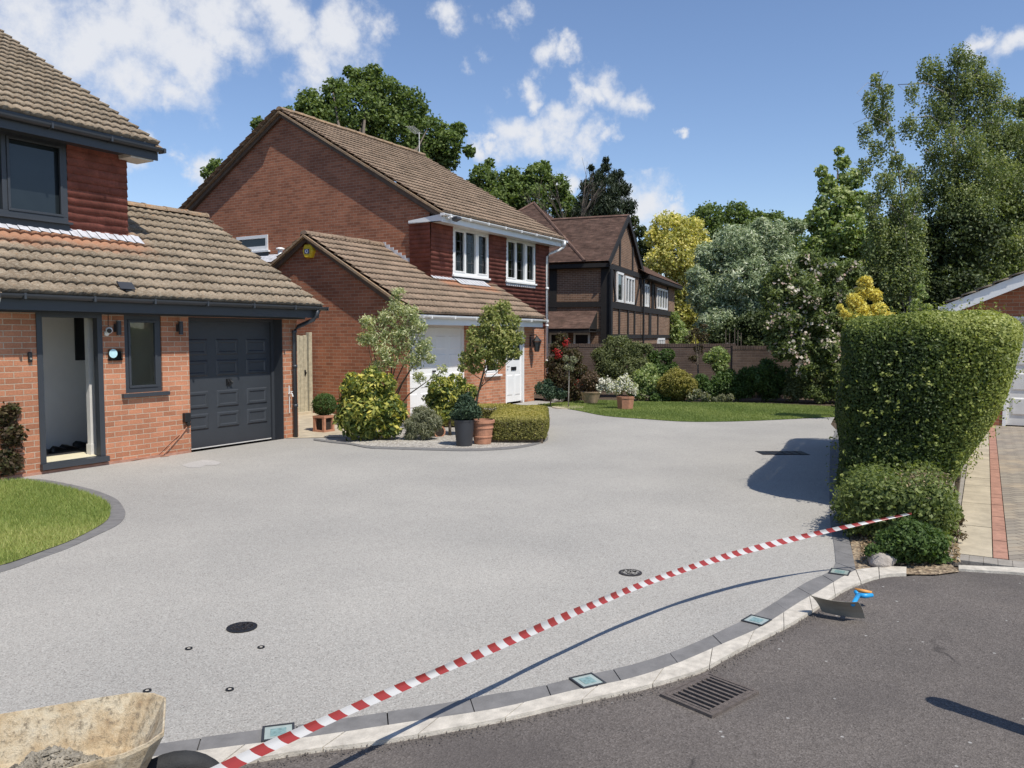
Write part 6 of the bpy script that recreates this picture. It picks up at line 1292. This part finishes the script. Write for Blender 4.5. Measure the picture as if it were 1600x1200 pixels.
# barrier tape
tp = [(345,1200,.36),(480,1140,.33),(600,1083,.335),(700,1043,.325),(800,1001,.32),(900,957,.315),(1000,908,.32),(1100,877,.31),(1200,849,.335),(1320,822,.36),(1425,802,.47)]
pts = [G(x, y, z) for x, y, z in tp]; d0 = (pts[0]-pts[2]); pts = [pts[0]+d0*1.4+np.array([0,0,-.10]), pts[0]+d0*.7] + pts
def cr3(P, n):
    P = [2*P[0]-P[1]]+P+[2*P[-1]-P[-2]]; out = []
    for i in range(1, len(P)-2):
        for k in range(n):
            t = k/n; a,b,c,d = P[i-1],P[i],P[i+1],P[i+2]; out.append(.5*((2*b)+(c-a)*t+(2*a-5*b+4*c-d)*t*t+(3*b-a-3*c+d)*t**3))
    out.append(P[-2]); return out
# smooth the sampled line, then hang the ribbon on it
for _ in range(2): pts = [pts[0]] + [(pts[i-1]+2*pts[i]+pts[i+1])/4 for i in range(1, len(pts)-1)] + [pts[-1]]
cl = cr3(pts, 14); s_ = np.r_[0, np.cumsum([np.linalg.norm(cl[i+1]-cl[i]) for i in range(len(cl)-1)])]
vs, uvs, fs = [], [], []; Wt = .043; RN = 5
for i, p in enumerate(cl):
    d = cl[min(i+1, len(cl)-1)]-cl[max(i-1,0)]; d /= np.linalg.norm(d); side = np.cross(d, [0,0,1.]); side /= np.linalg.norm(side); up = np.cross(side, d)
    th = R_(24) + R_(14)*math.sin(s_[i]*1.3+.9) + R_(5)*math.sin(s_[i]*5.2) + R_(3)*math.sin(s_[i]*17); 
    if s_[i] > s_[-1]-1.3: th -= R_(30)*(s_[i]-s_[-1]+1.3)
    a_ = up*math.cos(th) - side*math.sin(th); nn = np.cross(a_, d)
    wk = Wt*(.93+.10*math.sin(s_[i]*2.7)+.04*math.sin(s_[i]*11))*(1 if s_[i] < s_[-1]-1.2 else 1-.55*(s_[i]-s_[-1]+1.2)/1.2)
    for k in range(RN):
        f_ = k/(RN-1)-.5; vs.append(p + a_*wk*f_ + nn*(.006*math.cos(f_*3.1)+.002*math.sin(s_[i]*9+k))); uvs.append((s_[i], f_*Wt))
for i in range(len(cl)-1):
    for k in range(RN-1): a_ = i*RN+k; fs.append((a_, a_+1, a_+1+RN, a_+RN))
o = npmesh('barrier_tape', np.array(vs), np.array(fs), M['tape'], None, uv=np.array(uvs), smooth=True)
tag(o, 'red and white striped barrier tape stretched low across the driveway entrance', 'barrier tape')
# trowel resting on its blade
b0, b1 = G(1292,959), G(1343,967); t = thing('trowel', 'steel plastering trowel with blue and orange handle lying on the road', 'trowel', tuple((b0+b1)/2))
u_ = (b1-b0)/np.linalg.norm(b1-b0); cen = (b0+b1)/2; back = np.array([-u_[1], u_[0], 0]); back = back if back.dot(FW) > 0 else -back
up_ = np.array([0,0,1.])*.74 - back*.60 - u_*.16; up_ /= np.linalg.norm(up_); bn = np.cross(u_, up_); bn = bn if bn.dot(back) > 0 else -bn
hL, hH = .13, .16; vs = []; NX, NZ = 9, 5
for j in range(NZ):
    for i in range(NX):
        f_, h_ = i/(NX-1)*2-1, j/(NZ-1); p = cen + u_*(f_*hL*(1+.12*h_) - .02*h_) + up_*(h_*hH + .012*f_*f_*h_) + bn*(.018*(h_*(1-h_))*4 + .010*f_*f_); vs.append(p)
fr_ = len(vs); vs2 = [p + bn*.0022 for p in vs]; fs = []
for j in range(NZ-1):
    for i in range(NX-1): a_ = j*NX+i; fs += [(a_,a_+1,a_+NX+1,a_+NX),(fr_+a_,fr_+a_+NX,fr_+a_+NX+1,fr_+a_+1)]
ring = list(range(NX)) + [NX*j+NX-1 for j in range(1,NZ)] + [NX*(NZ-1)+i for i in range(NX-2,-1,-1)] + [NX*j for j in range(NZ-2,0,-1)]
fs += [(ring[k], fr_+ring[k], fr_+ring[(k+1)%len(ring)], ring[(k+1)%len(ring)]) for k in range(len(ring))]
m = MB(); m.add(vs+vs2, fs); m.build('blade', M['steel'], t, smooth=False)
mt = cen + up_*hH*.80 + bn*.015 + u_*.085; h1_ = G(1335,931,.075); h2_ = G(1363,930,.07); h0_ = G(1336,921,.09)
m = MB(); jn = G(1341,930,.07); m.tube([mt, jn], [.013,.017], 8); m.tube([jn, G(1352,931,.07), h2_], [.017,.017,.014], 8); m.tube([jn, G(1336,924,.085)], [.015,.012], 8); m.build('handle', M['blue'], t, smooth=True)
m = MB(); m.tube([h0_, G(1350,924,.088), G(1362,926,.082)], [.011,.013,.010], 10); m.build('grip', M['orange'], t, smooth=True)
# wheelbarrow
z_ = .50; Fp = G(258,1084,z_); f2 = np.array([.79,-.61,0]); f2 /= np.linalg.norm(f2); l2 = np.array([.61,.79,0]); o_ = Fp - l2*.228
wb = thing('wheelbarrow', 'mortar caked wheelbarrow tray with rubble at the lower left corner', 'wheelbarrow', (o_[0], o_[1], 0))
def W(f, l, z): return tuple(o_ + f2*f + l2*l + np.array([0,0,z-z_]))
rim = []; bot = []
for k in range(36):
    a_ = 2*math.pi*k/36; ca, sa = math.cos(a_), math.sin(a_); p = 8
    q = (abs(ca)**p + abs(sa)**p)**(-1/p); u, v = q*ca, q*sa
    wd = .228 + .045*(1-u)/2
    rim.append((-.42+.42*u + (-.03 if abs(v) > .8 and u > .5 else 0), v*wd, z_ + .035*(u+1)/2 - .01)); bot.append((-.50+.27*u, v*(wd-.11), .22 - .0*u))
m = MB(); vs = []; lv = [(1.0,0,.0),(1.0,0,-.02),(0,0,0)]
outer = [W(a*1.0+ (.006 if a > -.4 else -.006), b*1.02, z) for a, b, z in rim]; inn = [W(*r) for r in rim]; mids = [W(r[0]*.55+b[0]*.45+.02, r[1]*.62+b[1]*.38, r[2]*.45+b[2]*.55) for r, b in zip(rim, bot)]; bt = [W(*b) for b in bot]; ob = [W(b[0]*1.0, b[1]*1.03, b[2]-.012) for b in bot]; om = [W((r[0]*.55+b[0]*.45+.02), (r[1]*.62+b[1]*.38)*1.03, r[2]*.45+b[2]*.55-.014) for r, b in zip(rim, bot)]
lip = [W(a + (.006 if a > -.4 else -.006), b*1.022, z-.012) for a, b, z in rim]
rings = [bt, mids, inn, outer, lip, om, ob]; n = 36
for r in rings: vs += r
fs = [(i*n+k, i*n+(k+1)%n, (i+1)*n+(k+1)%n, (i+1)*n+k) for i in range(len(rings)-1) for k in range(n)] + [tuple(range(n)), tuple(range(6*n, 7*n))[::-1]]
m.add(vs, fs); m.build('tray', M['barrow'], wb, smooth=False)
rg = np.random.default_rng(4); m = MB()
rub = paint('rubble', (.30,.265,.205), .9, .5, 18, bump=1)
gridn = 26; vs = []
def rubz(f_, l_): return .25 + .20*math.exp(-((l_-.01)/.15)**2)*math.exp(-((f_+.34)/.24)**2) + .01*math.sin(f_*31)*math.sin(l_*37)
for i in range(gridn):
    for j in range(gridn):
        f_, l_ = -.78+.62*i/(gridn-1), -.17+.34*j/(gridn-1); vs.append(W(f_, l_, rubz(f_, l_) + rg.normal(0,.005)))
m.add(vs, [(i*gridn+j, (i+1)*gridn+j, (i+1)*gridn+j+1, i*gridn+j+1) for i in range(gridn-1) for j in range(gridn-1)])
for k in range(900):
    f_, l_ = min(-.16, rg.normal(-.36,.13)), -.0 + abs(rg.normal(0,.08))*rg.choice([-1,1]); l_ = max(l_, -.215); s = rg.uniform(.003,.009)*(1 if rg.random() < .85 else 2.3)
    cc = np.array(W(f_, l_, rubz(f_, l_)+.002)); vv = [cc + rg.normal(0,1,3)*s*.25 + np.array(d)*s for d in ((1,0,0),(-1,0,0),(0,1,0),(0,-1,0),(0,0,1),(0,0,-1))]
    m.add(vv, [(0,2,4),(2,1,4),(1,3,4),(3,0,4),(2,0,5),(1,2,5),(3,1,5),(0,3,5)])
o = m.build('rubble', rub, wb); tag(o, kind='stuff')
m = MB()
for s in (-1, 1): m.tube([W(-1.15, s*.26, .52), W(-.75, s*.20, .26), W(-.3, s*.15, .19), W(.03, s*.06, .19)], .014, 8); m.tube([W(-.08, s*.13, .36), W(-.02, s*.08, .28), W(.03, s*.06, .19)], .009, 6)
m.build('frame', M['frame'], wb, smooth=True)
m = MB(); wc = Vector(W(.03,.0,.195)); ax = Vector(l2); e_f = Vector(f2); ez_ = Vector((0,0,1)); n1, n2_ = 32, 10; b0_ = len(m.v); R1, R2 = .150, .042
for i in range(n1):
    a_ = 2*math.pi*i/n1; rd = e_f*math.cos(a_) + ez_*math.sin(a_)
    for j in range(n2_): b_ = 2*math.pi*j/n2_; m.v.append(tuple(wc + rd*(R1+R2*math.cos(b_)) + ax*(R2*.95*math.sin(b_))))
m.f += [(i*n2_+j, i*n2_+(j+1)%n2_, ((i+1)%n1)*n2_+(j+1)%n2_, ((i+1)%n1)*n2_+j) for i in range(n1) for j in range(n2_)]
wh = m.build('wheel', M['tyre'], wb, smooth=True); m = MB(); m.tube([tuple(wc-ax*.02), tuple(wc+ax*.02)], .112, 20); m.tube([tuple(wc-ax*.06), tuple(wc+ax*.06)], .015, 8); m.build('hub', M['frame'], wh)
# crumbs of tarmac and mortar along the kerb, leaf litter by the shrub
rg = np.random.default_rng(12); ko = np.array(resample(KO, 300)[0]); P = ko[rg.integers(20, 299, 2600)]; C = np.zeros((2600, 3)); C[:, :2] = P + rg.normal(0, .02, (2600, 2)) + np.array([-.01,-.035]); C[:, 2] = -.006
vs = []; fs = []; s = rg.uniform(.002, .0065, len(C))
for d in ((1,0,0),(-.5,.8,0),(-.5,-.8,0),(0,0,1.1)): vs.append(C + np.array(d)*s[:, None] + rg.normal(0,.0008,C.shape))
V = np.stack(vs, 1).reshape(-1, 3); b = np.arange(len(C))[:, None]*4; F = np.concatenate([b+[0,1,3], b+[1,2,3], b+[2,0,3]])
o = npmesh('road_crumbs', V, F, M['tarmac'], None); tag(o, 'loose dark crumbs of tarmac scattered along the pale kerb', 'grit', kind='stuff')
tri = [G(1322,800)[:2], G(1345,830)[:2], G(1345,880)[:2], G(1415,885)[:2], G(1500,880)[:2], G(1497,845)[:2], G(1400,800)[:2]]
lo_, hi_ = np.min(tri, 0), np.max(tri, 0); P = rg.uniform(lo_, hi_, (5200, 2)); C = np.c_[P, np.full(len(P), .006)+rg.uniform(0,.012,len(P))]
ok = inside(C, tri); C = C[ok]
tag(leaves('leaf_litter', C, np.tile([0,0,1.], (len(C),1)), .035, .018, leafmat('dry_leaves', [(.20,.13,.07),(.34,.25,.15),(.48,.38,.25)], trans=.1), None, 5), 'dry brown leaf litter under the shrub beside the kerb', 'leaf litter', kind='stuff')

# unseen post added beyond the right edge, only to throw a shadow into view
bb_ = (4.21, -.49); t = thing('shadow_caster', 'made up black round topped post added out of view to cast a shadow on the road', 'shadow_caster', (bb_[0], bb_[1], 0))
m = MB(); m.lathe((bb_[0], bb_[1], -.012), [(.07,0),(.07,.05),(.055,.07),(.055,.95),(.062,.97),(.062,1.03),(.05,1.08),(.025,1.11),(.005,1.12)], 24); m.build('post', M['black'], t, smooth=True)
m = MB(); m.lathe((bb_[0], bb_[1], 0), [(.0565,.80),(.0565,.88)], 24); m.build('reflective_band', M['white'], t)

pts_ = [G(x, y)[:2] for x, y in ((283,727),(300,722),(318,719),(335,720),(346,723),(338,727),(322,727),(312,731),(295,731))]
flatpoly('dust_patch', pts_, .003, speckle('dusty_resin', [(.40,.38,.355),(.50,.48,.45),(.35,.33,.305),(.45,.43,.40)], 150, bump=.2))
